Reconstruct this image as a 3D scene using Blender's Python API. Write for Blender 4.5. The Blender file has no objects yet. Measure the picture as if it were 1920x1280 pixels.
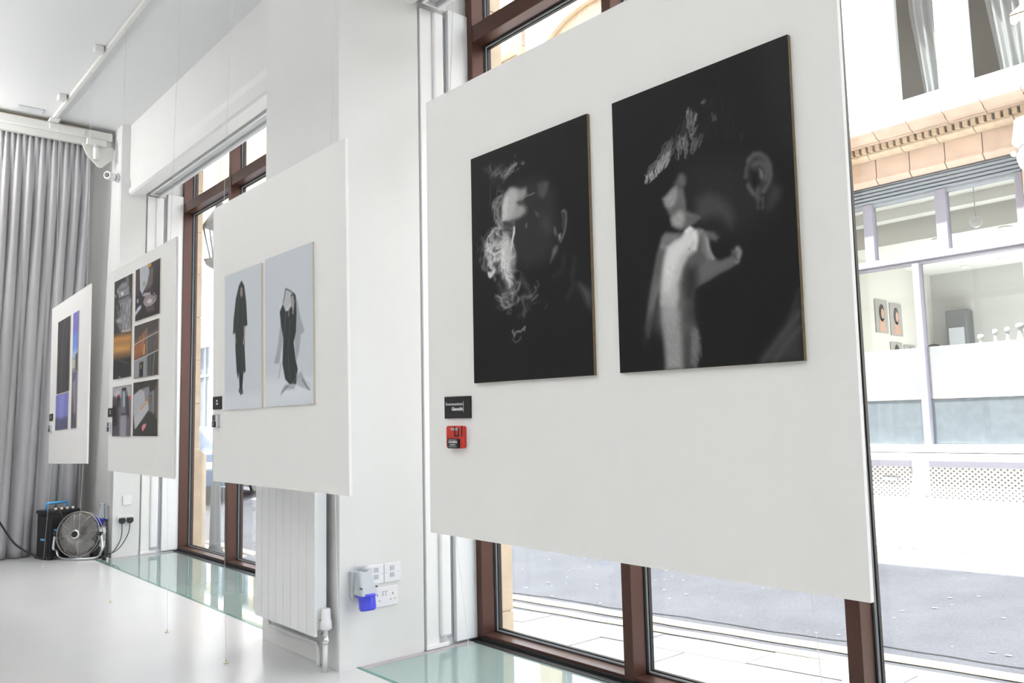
import bpy, math, random
import numpy as np
from mathutils import Vector, Matrix
random.seed(7); np.random.seed(7)
PI = math.pi
S = bpy.context.scene
COL = S.collection

# ------------------------------------------------------------------ camera, sky, sun, lamps, exposure
cam = bpy.data.cameras.new('camera'); cam.sensor_width = 36; cam.lens = 28.8; cam.clip_start = .05; cam.clip_end = 300
co = bpy.data.objects.new('camera', cam); COL.objects.link(co); S.camera = co
yaw, pitch, roll = 2.42909645, 0.09994048, -0.02263427
fw = Vector((math.cos(pitch)*math.cos(yaw), math.cos(pitch)*math.sin(yaw), math.sin(pitch)))
rt = fw.cross(Vector((0, 0, 1))).normalized(); up = rt.cross(fw)
r2 = rt*math.cos(roll) + up*math.sin(roll); u2 = up*math.cos(roll) - rt*math.sin(roll)
M = Matrix(((r2.x, u2.x, -fw.x, 0), (r2.y, u2.y, -fw.y, 0), (r2.z, u2.z, -fw.z, 1.05), (0, 0, 0, 1)))
co.matrix_world = M

W = bpy.data.worlds.new('world'); S.world = W; W.use_nodes = True
nt = W.node_tree; bg = nt.nodes['Background']
sky = nt.nodes.new('ShaderNodeTexSky'); sky.sky_type = 'NISHITA'; sky.sun_disc = False
sky.sun_elevation = math.radians(62); sky.sun_rotation = 0; sky.dust_density = 2.0; sky.air_density = 1.0; sky.ozone_density = 1.0
mixw = nt.nodes.new('ShaderNodeMix'); mixw.data_type = 'RGBA'; mixw.inputs[0].default_value = .55
mixw.inputs[7].default_value = (8.2, 8.7, 9.4, 1)
nt.links.new(sky.outputs[0], mixw.inputs[6]); nt.links.new(mixw.outputs[2], bg.inputs[0])
bg.inputs[1].default_value = 0.98

sun = bpy.data.lights.new('sun', 'SUN'); sun.energy = 24; sun.angle = math.radians(.6); sun.color = (1, .95, .87)
so = bpy.data.objects.new('sun', sun); COL.objects.link(so)
so.rotation_euler = Vector((.45, 1, -2.62)).to_track_quat('-Z', 'Y').to_euler(); so.location = (-3, -4, 14)

def area(name, loc, sx, sy, watts, color, rot=(0, 0, 0)):
    l = bpy.data.lights.new(name, 'AREA'); l.shape = 'RECTANGLE'; l.size = sx; l.size_y = sy; l.energy = watts; l.color = color
    o = bpy.data.objects.new(name, l); COL.objects.link(o); o.location = loc; o.rotation_euler = rot
    return o
# upward fill lamps added out of the frame to brighten the ceiling and room
for i, (x, y) in enumerate([(-6.9, -.7), (-3.4, -1.2), (-.4, -1.4), (2.6, -1.4), (-6.4, -3.8), (-3.4, -3.8), (-.4, -3.8), (2.6, -3.8)]):
    area('ceiling_fill', (x, y, 2.75), 1.2, .5, 47 if i == 0 else 41.5, (1, .975, .945), (PI, 0, 0))
area('pier_fill', (-7.75, .35, 3.5), .4, .4, 42, (1, .975, .945), Vector((0, 1.65, -2.2)).to_track_quat('-Z', 'Y').to_euler())  # unseen lamp added to lift the far pier beside the curtain
area('shop_fill', (-3.6, 12.0, 1.3), 2.4, 1.8, 105, (1, .97, .93), (PI, 0, 0))  # fill lamp added inside the shop to brighten its ceiling and walls
S.view_settings.view_transform = 'Standard'; S.view_settings.look = 'None'
S.view_settings.exposure = 0.0; S.view_settings.gamma = 1; S.view_settings.use_curve_mapping = False

# ------------------------------------------------------------------ materials
def lin(c):
    c = np.asarray(c, float)/255.
    return np.where(c <= .04045, c/12.92, ((c+.055)/1.055)**2.4)
def rgb(r, g, b):
    a = lin((r, g, b)); return (float(a[0]), float(a[1]), float(a[2]), 1)
MATS = {}
def mat(name, col, rough=.5, metal=0., spec=.5, noise=0., nscale=20., bump=0., bscale=60., coat=0., emit=None, estr=0., stretch=(1, 1, 1), alpha=None, trans=0.):
    if name in MATS: return MATS[name]
    m = bpy.data.materials.new(name); m.use_nodes = True; MATS[name] = m
    n = m.node_tree.nodes; l = m.node_tree.links; p = n['Principled BSDF']
    p.inputs['Base Color'].default_value = col; p.inputs['Roughness'].default_value = rough
    p.inputs['Metallic'].default_value = metal; p.inputs['Specular IOR Level'].default_value = spec
    p.inputs['Coat Weight'].default_value = coat; p.inputs['Transmission Weight'].default_value = trans
    if emit: p.inputs['Emission Color'].default_value = emit; p.inputs['Emission Strength'].default_value = estr
    tc = n.new('ShaderNodeTexCoord'); mp = n.new('ShaderNodeMapping'); mp.inputs['Scale'].default_value = stretch
    l.new(tc.outputs['Object'], mp.inputs[0])
    if noise:
        t = n.new('ShaderNodeTexNoise'); t.inputs['Scale'].default_value = nscale; t.inputs['Detail'].default_value = 5
        l.new(mp.outputs[0], t.inputs[0])
        r = n.new('ShaderNodeMapRange'); r.inputs[1].default_value = .3; r.inputs[2].default_value = .7
        r.inputs[3].default_value = 1-noise; r.inputs[4].default_value = 1+noise
        l.new(t.outputs[0], r.inputs[0])
        x = n.new('ShaderNodeVectorMath'); x.operation = 'SCALE'; x.inputs[0].default_value = col[:3]
        l.new(r.outputs[0], x.inputs['Scale']); l.new(x.outputs[0], p.inputs['Base Color'])
    if bump:
        t = n.new('ShaderNodeTexNoise'); t.inputs['Scale'].default_value = bscale; t.inputs['Detail'].default_value = 4
        l.new(mp.outputs[0], t.inputs[0])
        b = n.new('ShaderNodeBump'); b.inputs['Strength'].default_value = bump; b.inputs['Distance'].default_value = .01
        l.new(t.outputs[0], b.inputs['Height']); l.new(b.outputs[0], p.inputs['Normal'])
    return m
def glass_mat(name, tint, refl=1.0, rough=0.0, haze=None, hz=0.):
    m = bpy.data.materials.new(name); m.use_nodes = True; n = m.node_tree.nodes; l = m.node_tree.links
    n.remove(n['Principled BSDF']); out = n['Material Output']
    tr = n.new('ShaderNodeBsdfTransparent'); tr.inputs[0].default_value = tint
    gl = n.new('ShaderNodeBsdfGlossy'); gl.inputs['Roughness'].default_value = rough
    fr = n.new('ShaderNodeFresnel'); ge = n.new('ShaderNodeNewGeometry'); io = n.new('ShaderNodeMapRange')
    io.inputs[3].default_value = 1.5; io.inputs[4].default_value = 1/1.5   # same reflectance on the far face of a pane as on the near one
    l.new(ge.outputs['Backfacing'], io.inputs[0]); l.new(io.outputs[0], fr.inputs[0])
    mu = n.new('ShaderNodeMath'); mu.operation = 'MULTIPLY'; mu.inputs[1].default_value = refl; l.new(fr.outputs[0], mu.inputs[0])
    mx = n.new('ShaderNodeMixShader'); l.new(mu.outputs[0], mx.inputs[0]); l.new(gl.outputs[0], mx.inputs[2])
    if haze:
        df = n.new('ShaderNodeBsdfDiffuse'); df.inputs[0].default_value = haze
        m2 = n.new('ShaderNodeMixShader'); m2.inputs[0].default_value = hz; l.new(tr.outputs[0], m2.inputs[1]); l.new(df.outputs[0], m2.inputs[2]); l.new(m2.outputs[0], mx.inputs[1])
    else: l.new(tr.outputs[0], mx.inputs[1])
    l.new(mx.outputs[0], out.inputs[0]); return m

WHITE = mat('white_wall_paint', (.725, .73, .727, 1), .55, noise=.012, nscale=3, bump=.03, bscale=90)
CEIL = mat('ceiling_paint', (.755, .77, .775, 1), .7, noise=.01, nscale=2)
FLOORM = mat('white_gloss_floor_paint', (.60, .605, .61, 1), .20, spec=.4, noise=.02, nscale=1.5, bump=.015, bscale=6)
TRIMW = mat('white_gloss_trim', (.86, .86, .865, 1), .3)
BROWN = mat('brown_aluminium', (.085, .036, .026, 1), .34, metal=.35, noise=.05, nscale=60)
BLACK = mat('black_rubber', (.012, .012, .013, 1), .5)
SILVER = mat('silver_gasket', (.66, .68, .71, 1), .35, metal=.15)
FRAMEG = mat('grey_floor_frame', (.42, .39, .42, 1), .45, noise=.1, nscale=30)
PANE = glass_mat('window_glass', (.97, .985, .98, 1), .9)
FGLASS = glass_mat('floor_glass', (.66, .80, .77, 1), 1.3, .012, (.47, .61, .59, 1), .62)
FGLASSE = mat('floor_glass_edge', (.08, .22, .19, 1), .2)
PIT = mat('pit_concrete', (.42, .46, .45, 1), .8, noise=.15, nscale=4)
FOAM = mat('white_foam_board', (.84, .835, .82, 1), .6, noise=.012, nscale=4, bump=.05, bscale=250, stretch=(1, 1, .02))
FOAME = mat('board_cut_edge', (.83, .83, .82, 1), .7)
EDGEW = mat('cream_print_edge', (.74, .66, .54, 1), .7)
MDF = mat('print_board_edge', (.22, .16, .09, 1), .6, noise=.2, nscale=80)
THREAD = mat('nylon_thread', (.75, .76, .77, 1), .2)
CARD = mat('black_card', (.016, .016, .016, 1), .4)
INK = mat('white_ink', (.82, .82, .84, 1), .5)
CURT = mat('grey_curtain_cloth', (.445, .44, .46, 1), .85, spec=.2, noise=.04, nscale=300)
RAIL = mat('white_rail', (.74, .74, .72, 1), .4)
RADM = mat('radiator_enamel', (.80, .805, .81, 1), .35)
CHROME = mat('chrome', (.75, .76, .78, 1), .12, metal=1)
PLAST = mat('white_plastic', (.80, .80, .83, 1), .35)
PLASTD = mat('socket_slot', (.10, .10, .11, 1), .5)
CEEG = mat('grey_plastic', (.48, .51, .55, 1), .45)
IRON = mat('grey_cast_iron', (.13, .14, .15, 1), .5)
CEEB = mat('blue_plastic', (.085, .095, .80, 1), .4)
BLK = mat('black_plastic', (.015, .015, .017, 1), .45)
BLKV = mat('black_vinyl', (.014, .014, .016, 1), .5, noise=.2, nscale=200, bump=.15, bscale=400)
CYAN = mat('sky_blue_plastic', (.10, .42, .78, 1), .4)
KNOB = mat('cream_knob', (.75, .70, .60, 1), .4)
WIRE = mat('grey_wire', (.45, .43, .42, 1), .35, metal=.8)
RED = mat('red_plastic', (.62, .045, .03, 1), .32)
GREYP = mat('grey_label', (.45, .45, .46, 1), .5)
BRASS = mat('brass_hook', (.62, .55, .40, 1), .5, metal=.2)
PAVE = mat('paving_stone', (.50, .495, .49, 1), .8, noise=.12, nscale=9, bump=.2, bscale=60)
KERB = mat('granite_kerb', (.46, .46, .465, 1), .75, noise=.16, nscale=40)
JOINT = mat('dark_joint', (.07, .068, .065, 1), .9)
YEL = mat('yellow_road_paint', (.80, .70, .40, 1), .7, noise=.12, nscale=30)
TERRA = mat('peach_terracotta', (.54, .42, .335, 1), .6, noise=.13, nscale=5)
TERRAD = mat('ochre_terracotta', (.49, .39, .28, 1), .55, noise=.15, nscale=14)
SAND = mat('sandstone', (.58, .46, .33, 1), .75, noise=.1, nscale=8, bump=.15, bscale=60)
CREAM = mat('cream_stone', (.58, .50, .39, 1), .7, noise=.08, nscale=5)
STUCCO = mat('white_stucco', (.80, .79, .78, 1), .8)
YBRICK = mat('yellow_brick', (.58, .42, .20, 1), .8, noise=.2, nscale=25)
SHOPG = mat('slate_paint', (.28, .32, .36, 1), .4, noise=.04, nscale=20)
SHOPL = mat('lavender_grey_paint', (.25, .25, .31, 1), .35)
WHITEP = mat('white_gloss_paint', (.82, .82, .83, 1), .35)
DPANEL = mat('blue_grey_panel', (.17, .19, .225, 1), .35, noise=.12, nscale=14)
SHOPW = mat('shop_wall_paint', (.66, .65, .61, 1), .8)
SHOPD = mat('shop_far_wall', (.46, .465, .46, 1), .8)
SHOPC = mat('shop_ceiling_paint', (.74, .745, .73, 1), .7)
FROST = glass_mat('frosted_film', (.75, .78, .82, 1), .6, .2, (.36, .375, .40, 1), .5)
SGLASS = glass_mat('shop_glass', (.93, .95, .95, 1), .8)
LAMPE = mat('downlight_glow', (1, .9, .75, 1), .5, emit=(1, .86, .68, 1), estr=9)
NET = mat('net_curtain', (.33, .34, .36, 1), .9)
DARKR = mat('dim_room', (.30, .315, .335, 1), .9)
CARB = mat('car_paint_blue', (.10, .16, .28, 1), .2, coat=.6)
CARG = mat('car_glass', (.05, .06, .07, 1), .05)
TYRE = mat('tyre_rubber', (.02, .02, .02, 1), .8)
SKIN = mat('skin', (.55, .33, .24, 1), .6)
HAIR = mat('dark_hair', (.02, .016, .014, 1), .6)
CLOTH = mat('red_cloth', (.55, .12, .14, 1), .8)
PCARD = mat('picture_print', (.36, .34, .33, 1), .6)
PINK = mat('pink_tissue', (.8, .5, .55, 1), .7)
CRATE = mat('white_card_box', (.8, .8, .77, 1), .7)

def asphalt():
    m = bpy.data.materials.new('asphalt'); m.use_nodes = True; n = m.node_tree.nodes; l = m.node_tree.links; p = n['Principled BSDF']
    p.inputs['Roughness'].default_value = .8
    tc = n.new('ShaderNodeTexCoord')
    a = n.new('ShaderNodeTexNoise'); a.inputs['Scale'].default_value = 70; a.inputs['Detail'].default_value = 4; l.new(tc.outputs['Object'], a.inputs[0])
    b = n.new('ShaderNodeTexNoise'); b.inputs['Scale'].default_value = 2.2; b.inputs['Detail'].default_value = 6; l.new(tc.outputs['Object'], b.inputs[0])
    ad = n.new('ShaderNodeMath'); ad.operation = 'ADD'; l.new(a.outputs[0], ad.inputs[0]); l.new(b.outputs[0], ad.inputs[1])
    r = n.new('ShaderNodeValToRGB'); r.color_ramp.elements[0].position = .32; r.color_ramp.elements[1].position = .72
    r.color_ramp.elements[0].color = (.16, .165, .182, 1); r.color_ramp.elements[1].color = (.27, .275, .295, 1)
    hf = n.new('ShaderNodeMath'); hf.operation = 'MULTIPLY'; hf.inputs[1].default_value = .5; l.new(ad.outputs[0], hf.inputs[0])
    l.new(hf.outputs[0], r.inputs[0]); l.new(r.outputs[0], p.inputs['Base Color'])
    bu = n.new('ShaderNodeBump'); bu.inputs['Strength'].default_value = .35; bu.inputs['Distance'].default_value = .01
    l.new(a.outputs[0], bu.inputs['Height']); l.new(bu.outputs[0], p.inputs['Normal']); return m
ASPH = asphalt()
def grille_mat():
    # cast sheet pierced by small lozenge holes, far too small to model
    m = bpy.data.materials.new('pierced_sheet'); m.use_nodes = True; n = m.node_tree.nodes; l = m.node_tree.links; p = n['Principled BSDF']
    p.inputs['Roughness'].default_value = .5
    tc = n.new('ShaderNodeTexCoord'); mp = n.new('ShaderNodeMapping'); mp.inputs['Rotation'].default_value = (0, 0, 0)
    l.new(tc.outputs['Object'], mp.inputs[0]); sp = n.new('ShaderNodeSeparateXYZ'); l.new(mp.outputs[0], sp.inputs[0])
    def wave(sgn):
        a = n.new('ShaderNodeMath'); a.operation = 'MULTIPLY_ADD'; a.inputs[1].default_value = sgn*.85; l.new(sp.outputs['X'], a.inputs[0]); l.new(sp.outputs['Z'], a.inputs[2])
        b = n.new('ShaderNodeMath'); b.operation = 'MULTIPLY'; b.inputs[1].default_value = 2*PI/.05; l.new(a.outputs[0], b.inputs[0])
        s = n.new('ShaderNodeMath'); s.operation = 'SINE'; l.new(b.outputs[0], s.inputs[0]); return s
    w1, w2 = wave(1), wave(-1)
    mn = n.new('ShaderNodeMath'); mn.operation = 'MINIMUM'; l.new(w1.outputs[0], mn.inputs[0]); l.new(w2.outputs[0], mn.inputs[1])
    r = n.new('ShaderNodeMapRange'); r.inputs[1].default_value = .15; r.inputs[2].default_value = .4; l.new(mn.outputs[0], r.inputs[0])
    mx = n.new('ShaderNodeMix'); mx.data_type = 'RGBA'; mx.inputs[6].default_value = (.34, .345, .36, 1); mx.inputs[7].default_value = (.05, .045, .045, 1)
    l.new(r.outputs[0], mx.inputs[0]); l.new(mx.outputs[2], p.inputs['Base Color']); return m
GRILLE = grille_mat()
def print_mat():
    m = bpy.data.materials.new('photo_print_ink'); m.use_nodes = True; n = m.node_tree.nodes; l = m.node_tree.links; p = n['Principled BSDF']
    a = n.new('ShaderNodeVertexColor'); a.layer_name = 'ink'; l.new(a.outputs[0], p.inputs['Base Color'])
    p.inputs['Roughness'].default_value = .45; p.inputs['Specular IOR Level'].default_value = .10; return m
PRINTM = print_mat()

# ------------------------------------------------------------------ mesh helpers
def wloc(o):
    v = Vector((0, 0, 0))
    while o is not None: v += Vector(o.location); o = o.parent
    return v
class MB:
    def __init__(s): s.v = []; s.f = []; s.mi = []; s.sm = []
    def add(s, vs, fs, mi=0, smooth=False):
        k = len(s.v); s.v += [tuple(p) for p in vs]
        for f in fs: s.f.append(tuple(i+k for i in f)); s.mi.append(mi); s.sm.append(smooth)
        return s
    def box(s, x0, x1, y0, y1, z0, z1, mi=0):
        vs = [(x0, y0, z0), (x1, y0, z0), (x1, y1, z0), (x0, y1, z0), (x0, y0, z1), (x1, y0, z1), (x1, y1, z1), (x0, y1, z1)]
        return s.add(vs, [(3, 2, 1, 0), (4, 5, 6, 7), (0, 1, 5, 4), (1, 2, 6, 5), (2, 3, 7, 6), (3, 0, 4, 7)], mi)
    def hexa(s, vs, mi=0):
        return s.add(vs, [(3, 2, 1, 0), (4, 5, 6, 7), (0, 1, 5, 4), (1, 2, 6, 5), (2, 3, 7, 6), (3, 0, 4, 7)], mi)
    def prism(s, pts, d, mi=0, smooth=False):
        d = Vector(d); n = len(pts); a = [Vector(p) for p in pts]; b = [p+d for p in a]
        k = len(s.v); s.v += [tuple(p) for p in a+b]
        s.f.append(tuple(range(k+n-1, k-1, -1))); s.mi.append(mi); s.sm.append(False)
        s.f.append(tuple(range(k+n, k+2*n))); s.mi.append(mi); s.sm.append(False)
        for i in range(n):
            j = (i+1) % n; s.f.append((k+i, k+j, k+n+j, k+n+i)); s.mi.append(mi); s.sm.append(smooth)
        return s
    def cyl(s, p0, p1, r, r1=None, n=16, mi=0, caps=True):
        p0, p1 = Vector(p0), Vector(p1); r1 = r if r1 is None else r1
        a = (p1-p0).normalized(); t = Vector((0, 0, 1)) if abs(a.z) < .9 else Vector((1, 0, 0))
        u = a.cross(t).normalized(); w = a.cross(u); k = len(s.v)
        for c, rr in ((p0, r), (p1, r1)):
            for i in range(n):
                q = 2*PI*i/n; s.v.append(tuple(c+u*rr*math.cos(q)+w*rr*math.sin(q)))
        for i in range(n):
            j = (i+1) % n; s.f.append((k+i, k+n+i, k+n+j, k+j)); s.mi.append(mi); s.sm.append(True)
        if caps:
            s.f.append(tuple(range(k, k+n))); s.mi.append(mi); s.sm.append(False)
            s.f.append(tuple(range(k+2*n-1, k+n-1, -1))); s.mi.append(mi); s.sm.append(False)
        return s
    def lathe(s, prof, c, axis=(0, 0, 1), n=20, mi=0):
        c = Vector(c); a = Vector(axis).normalized(); t = Vector((1, 0, 0)) if abs(a.x) < .9 else Vector((0, 1, 0))
        u = a.cross(t).normalized(); w = a.cross(u); k = len(s.v); m = len(prof)
        for r, h in prof:
            for i in range(n):
                q = 2*PI*i/n; s.v.append(tuple(c+a*h+u*r*math.cos(q)+w*r*math.sin(q)))
        for j in range(m-1):
            for i in range(n):
                e = (i+1) % n; s.f.append((k+j*n+i, k+j*n+e, k+(j+1)*n+e, k+(j+1)*n+i)); s.mi.append(mi); s.sm.append(True)
        s.f.append(tuple(range(k+n-1, k-1, -1))); s.mi.append(mi); s.sm.append(False)
        s.f.append(tuple(range(k+(m-1)*n, k+m*n))); s.mi.append(mi); s.sm.append(False)
        return s
    def ball(s, c, r, sz=1, n=16, mi=0):
        return s.lathe([(max(1e-4, r*math.sin(PI*i/10)), -r*sz*math.cos(PI*i/10)) for i in range(11)], c, n=n, mi=mi)
    def tube(s, pts, r, n=8, mi=0):
        P = [Vector(p) for p in pts]; k = len(s.v); pu = None
        for i, p in enumerate(P):
            a = (P[min(i+1, len(P)-1)]-P[max(i-1, 0)]).normalized()
            if pu is None: pu = a.cross(Vector((0, 0, 1)) if abs(a.z) < .9 else Vector((1, 0, 0))).normalized()
            pu = (pu-a*pu.dot(a)).normalized(); w = a.cross(pu)
            rr = r[i] if isinstance(r, (list, tuple)) else r
            for j in range(n):
                q = 2*PI*j/n; s.v.append(tuple(p+pu*rr*math.cos(q)+w*rr*math.sin(q)))
        for i in range(len(P)-1):
            for j in range(n):
                e = (j+1) % n; s.f.append((k+i*n+j, k+i*n+e, k+(i+1)*n+e, k+(i+1)*n+j)); s.mi.append(mi); s.sm.append(True)
        s.f.append(tuple(range(k+n-1, k-1, -1))); s.mi.append(mi); s.sm.append(False)
        m = k+(len(P)-1)*n; s.f.append(tuple(range(m, m+n))); s.mi.append(mi); s.sm.append(False)
        return s
    def build(s, name, m, parent=None, bev=0., local=False, loc=None, seg=2):
        off = Vector((0, 0, 0)) if local else (wloc(parent) if parent else Vector(loc or (0, 0, 0)))
        me = bpy.data.meshes.new(name)
        me.from_pydata([(p[0]-off.x, p[1]-off.y, p[2]-off.z) for p in s.v], [], s.f)
        for x in (m if isinstance(m, (list, tuple)) else [m]): me.materials.append(x)
        me.polygons.foreach_set('material_index', s.mi); me.polygons.foreach_set('use_smooth', s.sm); me.update()
        o = bpy.data.objects.new(name, me); COL.objects.link(o)
        if parent: o.parent = parent
        elif not local: o.location = off
        if bev:
            b = o.modifiers.new('bevel', 'BEVEL'); b.width = bev; b.segments = seg; b.limit_method = 'ANGLE'
        return o
def smoothpts(pts, k=6):
    P = [Vector(p) for p in pts]; o = []
    for i in range(len(P)-1):
        a, b, c, d = P[max(i-1, 0)], P[i], P[i+1], P[min(i+2, len(P)-1)]
        for j in range(k):
            t = j/k; o.append(.5*((2*b)+(c-a)*t+(2*a-5*b+4*c-d)*t*t+(3*b-a-3*c+d)*t**3))
    o.append(P[-1]); return o
def thing(name, label, cat, loc=(0, 0, 0), group=None, rot=None):
    o = bpy.data.objects.new(name, None); COL.objects.link(o); o.location = loc; o.empty_display_size = .05
    if rot: o.rotation_mode = 'YXZ'; o.rotation_euler = rot
    return tag(o, label, cat, group)
def tag(o, label, cat, group=None):
    o['label'] = label; o['category'] = cat
    if group: o['group'] = group
    return o
def struct(o): o['kind'] = 'structure'; return o
def sroot(name, loc=(0, 0, 0)):
    o = bpy.data.objects.new(name, None); COL.objects.link(o); o.location = loc; o.empty_display_size = .05; return struct(o)
def dup(root, loc):
    r = root.copy(); COL.objects.link(r); r.location = loc
    for ch in list(root.children):
        c = ch.copy(); COL.objects.link(c); c.parent = r
        for g in list(ch.children):
            d = g.copy(); COL.objects.link(d); d.parent = c
    return r

# ------------------------------------------------------------------ the room
ZC = 3.774; YW = 2.56; PX0, PX1 = -4.07, -3.28; FX = -7.56; YE = 1.893
b = MB(); b.box(-8.7, 5, -6, YE, -.12, 0); b.box(PX0, PX1, YE, 2.75, -.12, 0); b.box(-8.7, FX, YE, 2.75, -.12, 0)
floor = struct(b.build('floor', FLOORM))
struct(MB().box(-8.7, 5, -6, 2.86, ZC, ZC+.2).build('ceiling', CEIL))
struct(MB().box(-8.7, -8.5, -6, 2.86, 0, ZC).build('wall_far', WHITE))
struct(MB().box(5, 5.2, -6, 2.86, 0, ZC).build('wall_near', WHITE))
struct(MB().box(-8.7, 5.2, -6.2, -6, 0, ZC).build('wall_back', WHITE))
# window wall: piers, bulkheads, reveal linings
wr = sroot('wall_right', (-3.7, 2.2, 0))
b = MB(); b.box(PX0, PX1, 1.807, 2.25, 0, ZC); b.box(PX0, PX1-.022, 2.25, 2.70, 0, ZC); b.build('pier', WHITE, wr)
b = MB(); b.box(-8.5, FX, 2.02, 2.235, 0, ZC); b.box(-8.5, FX-.022, 2.235, 2.70, 0, ZC); b.build('pier', WHITE, wr)
def bulkhead(x0, x1):
    pr = [(2.44, ZC), (2.09, ZC), (2.09, 3.30), (2.10, 3.26), (2.10, 3.215), (2.085, 3.20), (2.085, 3.155), (2.10, 3.14), (2.225, 3.165), (2.225, 3.28), (2.44, 3.28)]
    b = MB().prism([(x0, y, z) for y, z in pr], (x1-x0, 0, 0)); return b.build('bulkhead', WHITE, wr)
bulkhead(FX-.05, PX0+.02); bulkhead(PX1-.02, 5)
def reveal(xw, y0, s):
    # xw: wall line facing the window, s = +1 when the reveal faces +X
    def bx(d0, d1, ya, yb, za, zb): return MB().box(min(xw+s*d0, xw+s*d1), max(xw+s*d0, xw+s*d1), ya, yb, za, zb)
    bx(-.02, .004, y0+.012, y0+.085, .02, 3.16).build('reveal_panel', TRIMW, wr, .004)
    b = bx(-.02, .018, y0+.085, y0+.15, .05, 3.16); b.build('blind_guide_channel', TRIMW, wr, .012)
    bx(-.045, -.02, y0+.15, y0+.185, .03, 3.16).build('guide_slot', CEEG, wr)
    bx(-.02, .008, y0+.185, YW+.02, .012, 3.20).build('reveal_panel', TRIMW, wr, .003)
    bx(-.02, .010, y0+.008, y0+.14, .003, .024).build('reveal_skirting', TRIMW, wr, .003)
reveal(PX1, 2.25, 1); reveal(FX, 2.235, 1)
# glazed floor strips in front of the windows
for x0, x1, y1 in ((FX, PX0, 2.545), (PX1, 5, 2.545)):
    MB().box(x0, x1, YE-.004, YE+.012, -.04, .0015).build('glass_edge_strip', FGLASSE, floor)
    MB().box(x0, x0+.042, YE+.012, y1, -.04, .002).build('glass_frame', FRAMEG, floor, .002)
    MB().box(x0, x1, y1-.03, y1+.02, -.06, .003).build('glass_black_seal', BLACK, floor)
    n = max(1, round((x1-x0)/1.75))
    for i in range(n):
        a, c = x0+.042+(x1-x0-.042)*i/n, x0+.042+(x1-x0-.042)*(i+1)/n
        MB().box(a+.002, c-.002, YE+.012, y1-.03, -.03, 0).build('glass_panel', FGLASS, floor)
    b = MB(); b.add([(x0, YE, -.8), (x1, YE, -.8), (x1, 2.7, -.8), (x0, 2.7, -.8), (x0, YE, -.1), (x1, YE, -.1), (x1, 2.7, -.1), (x0, 2.7, -.1)],
                    [(0, 1, 2, 3), (0, 4, 5, 1), (3, 2, 6, 7), (0, 3, 7, 4), (1, 5, 6, 2)])
    b.build('light_well', PIT, floor)
# windows
def window(name, x0, x1, mulls):
    w = sroot(name, (x0, YW, 0)); z1 = 3.72; zt0, zt1 = 3.045, 3.135
    def post(nm, a, c): 
        MB().box(a, c, YW, YW+.13, .0, z1).build(nm, BROWN, w, .002)
    posts = [(x0, x0+.02)]+[(m, m+.05) for m in mulls]
    post('jamb', x0-.03, x0+.02)
    for m in mulls: post('mullion', m, m+.05)
    ends = [m for m in mulls]+[x1]; starts = [x0+.02]+[m+.05 for m in mulls]
    for a, c in zip(starts, ends):
        MB().box(a, c, YW+.004, YW+.125, .0, .03).build('sill', BROWN, w, .002)
        MB().box(a, c, YW+.004, YW+.125, zt0, zt1).build('transom', BROWN, w, .002)
        for za, zb in ((.03, zt0), (zt1, z1)):
            y0, y1 = YW+.085, YW+.10
            for nm, m_, r0, r1, yy0, yy1 in (('black_gasket', BLACK, 0, .004, y0-.006, y1), ('silver_bead', SILVER, .004, .010, y0+.004, y1+.005), ('outer_gasket', BLACK, .010, .016, y0+.008, y1+.010)):
                b = MB(); b.box(a+r0, a+r1, yy0, yy1, za+r0, zb-r0); b.box(c-r1, c-r0, yy0, yy1, za+r0, zb-r0)
                b.box(a+r1, c-r1, yy0, yy1, za+r0, za+r1); b.box(a+r1, c-r1, yy0, yy1, zb-r1, zb-r0); b.build(nm, m_, w)
            MB().box(a+.012, c-.012, YW+.101, YW+.108, za+.012, zb-.012).build('pane', PANE, w)
    MB().box(x0, x1, YW-.005, YW+.004, 0, .018).build('sill_lip', BLACK, w)
    return w
window('window_1', -3.252, 5, [-2.316, -1.361, -.42, .53, 1.48, 2.43, 3.38])
window('window_2', FX, PX0, [-6.49, -5.45])
# roller blinds at the window heads
for nm, x0, x1, lb in (('roller_blind', -3.25, 5, 'white roller blind cassette at the head of the nearest window'), ('roller_blind', FX+.01, PX0, 'white roller blind cassette at the head of the far window past the radiator')):
    t = thing(nm, lb, 'blind', (x0, 2.30, 3.16), 'roller blinds at the window heads')
    MB().box(x0, x1, 2.255, 2.27, 3.165, 3.275).build('fascia', TRIMW, t, .003)
    MB().cyl((x0+.01, 2.32, 3.225), (x1-.01, 2.32, 3.225), .042, n=18).build('fabric_roll', CEIL, t)
    MB().box(x0, x0+.012, 2.26, 2.40, 3.165, 3.275).build('end_bracket', TRIMW, t, .003)
    MB().box(x0+.012, x1, 2.345, 2.355, 3.17, 3.22).build('fabric', CEIL, t)
    MB().box(x0+.012, x1, 2.34, 2.362, 3.155, 3.172).build('bottom_bar', TRIMW, t, .004)
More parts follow.
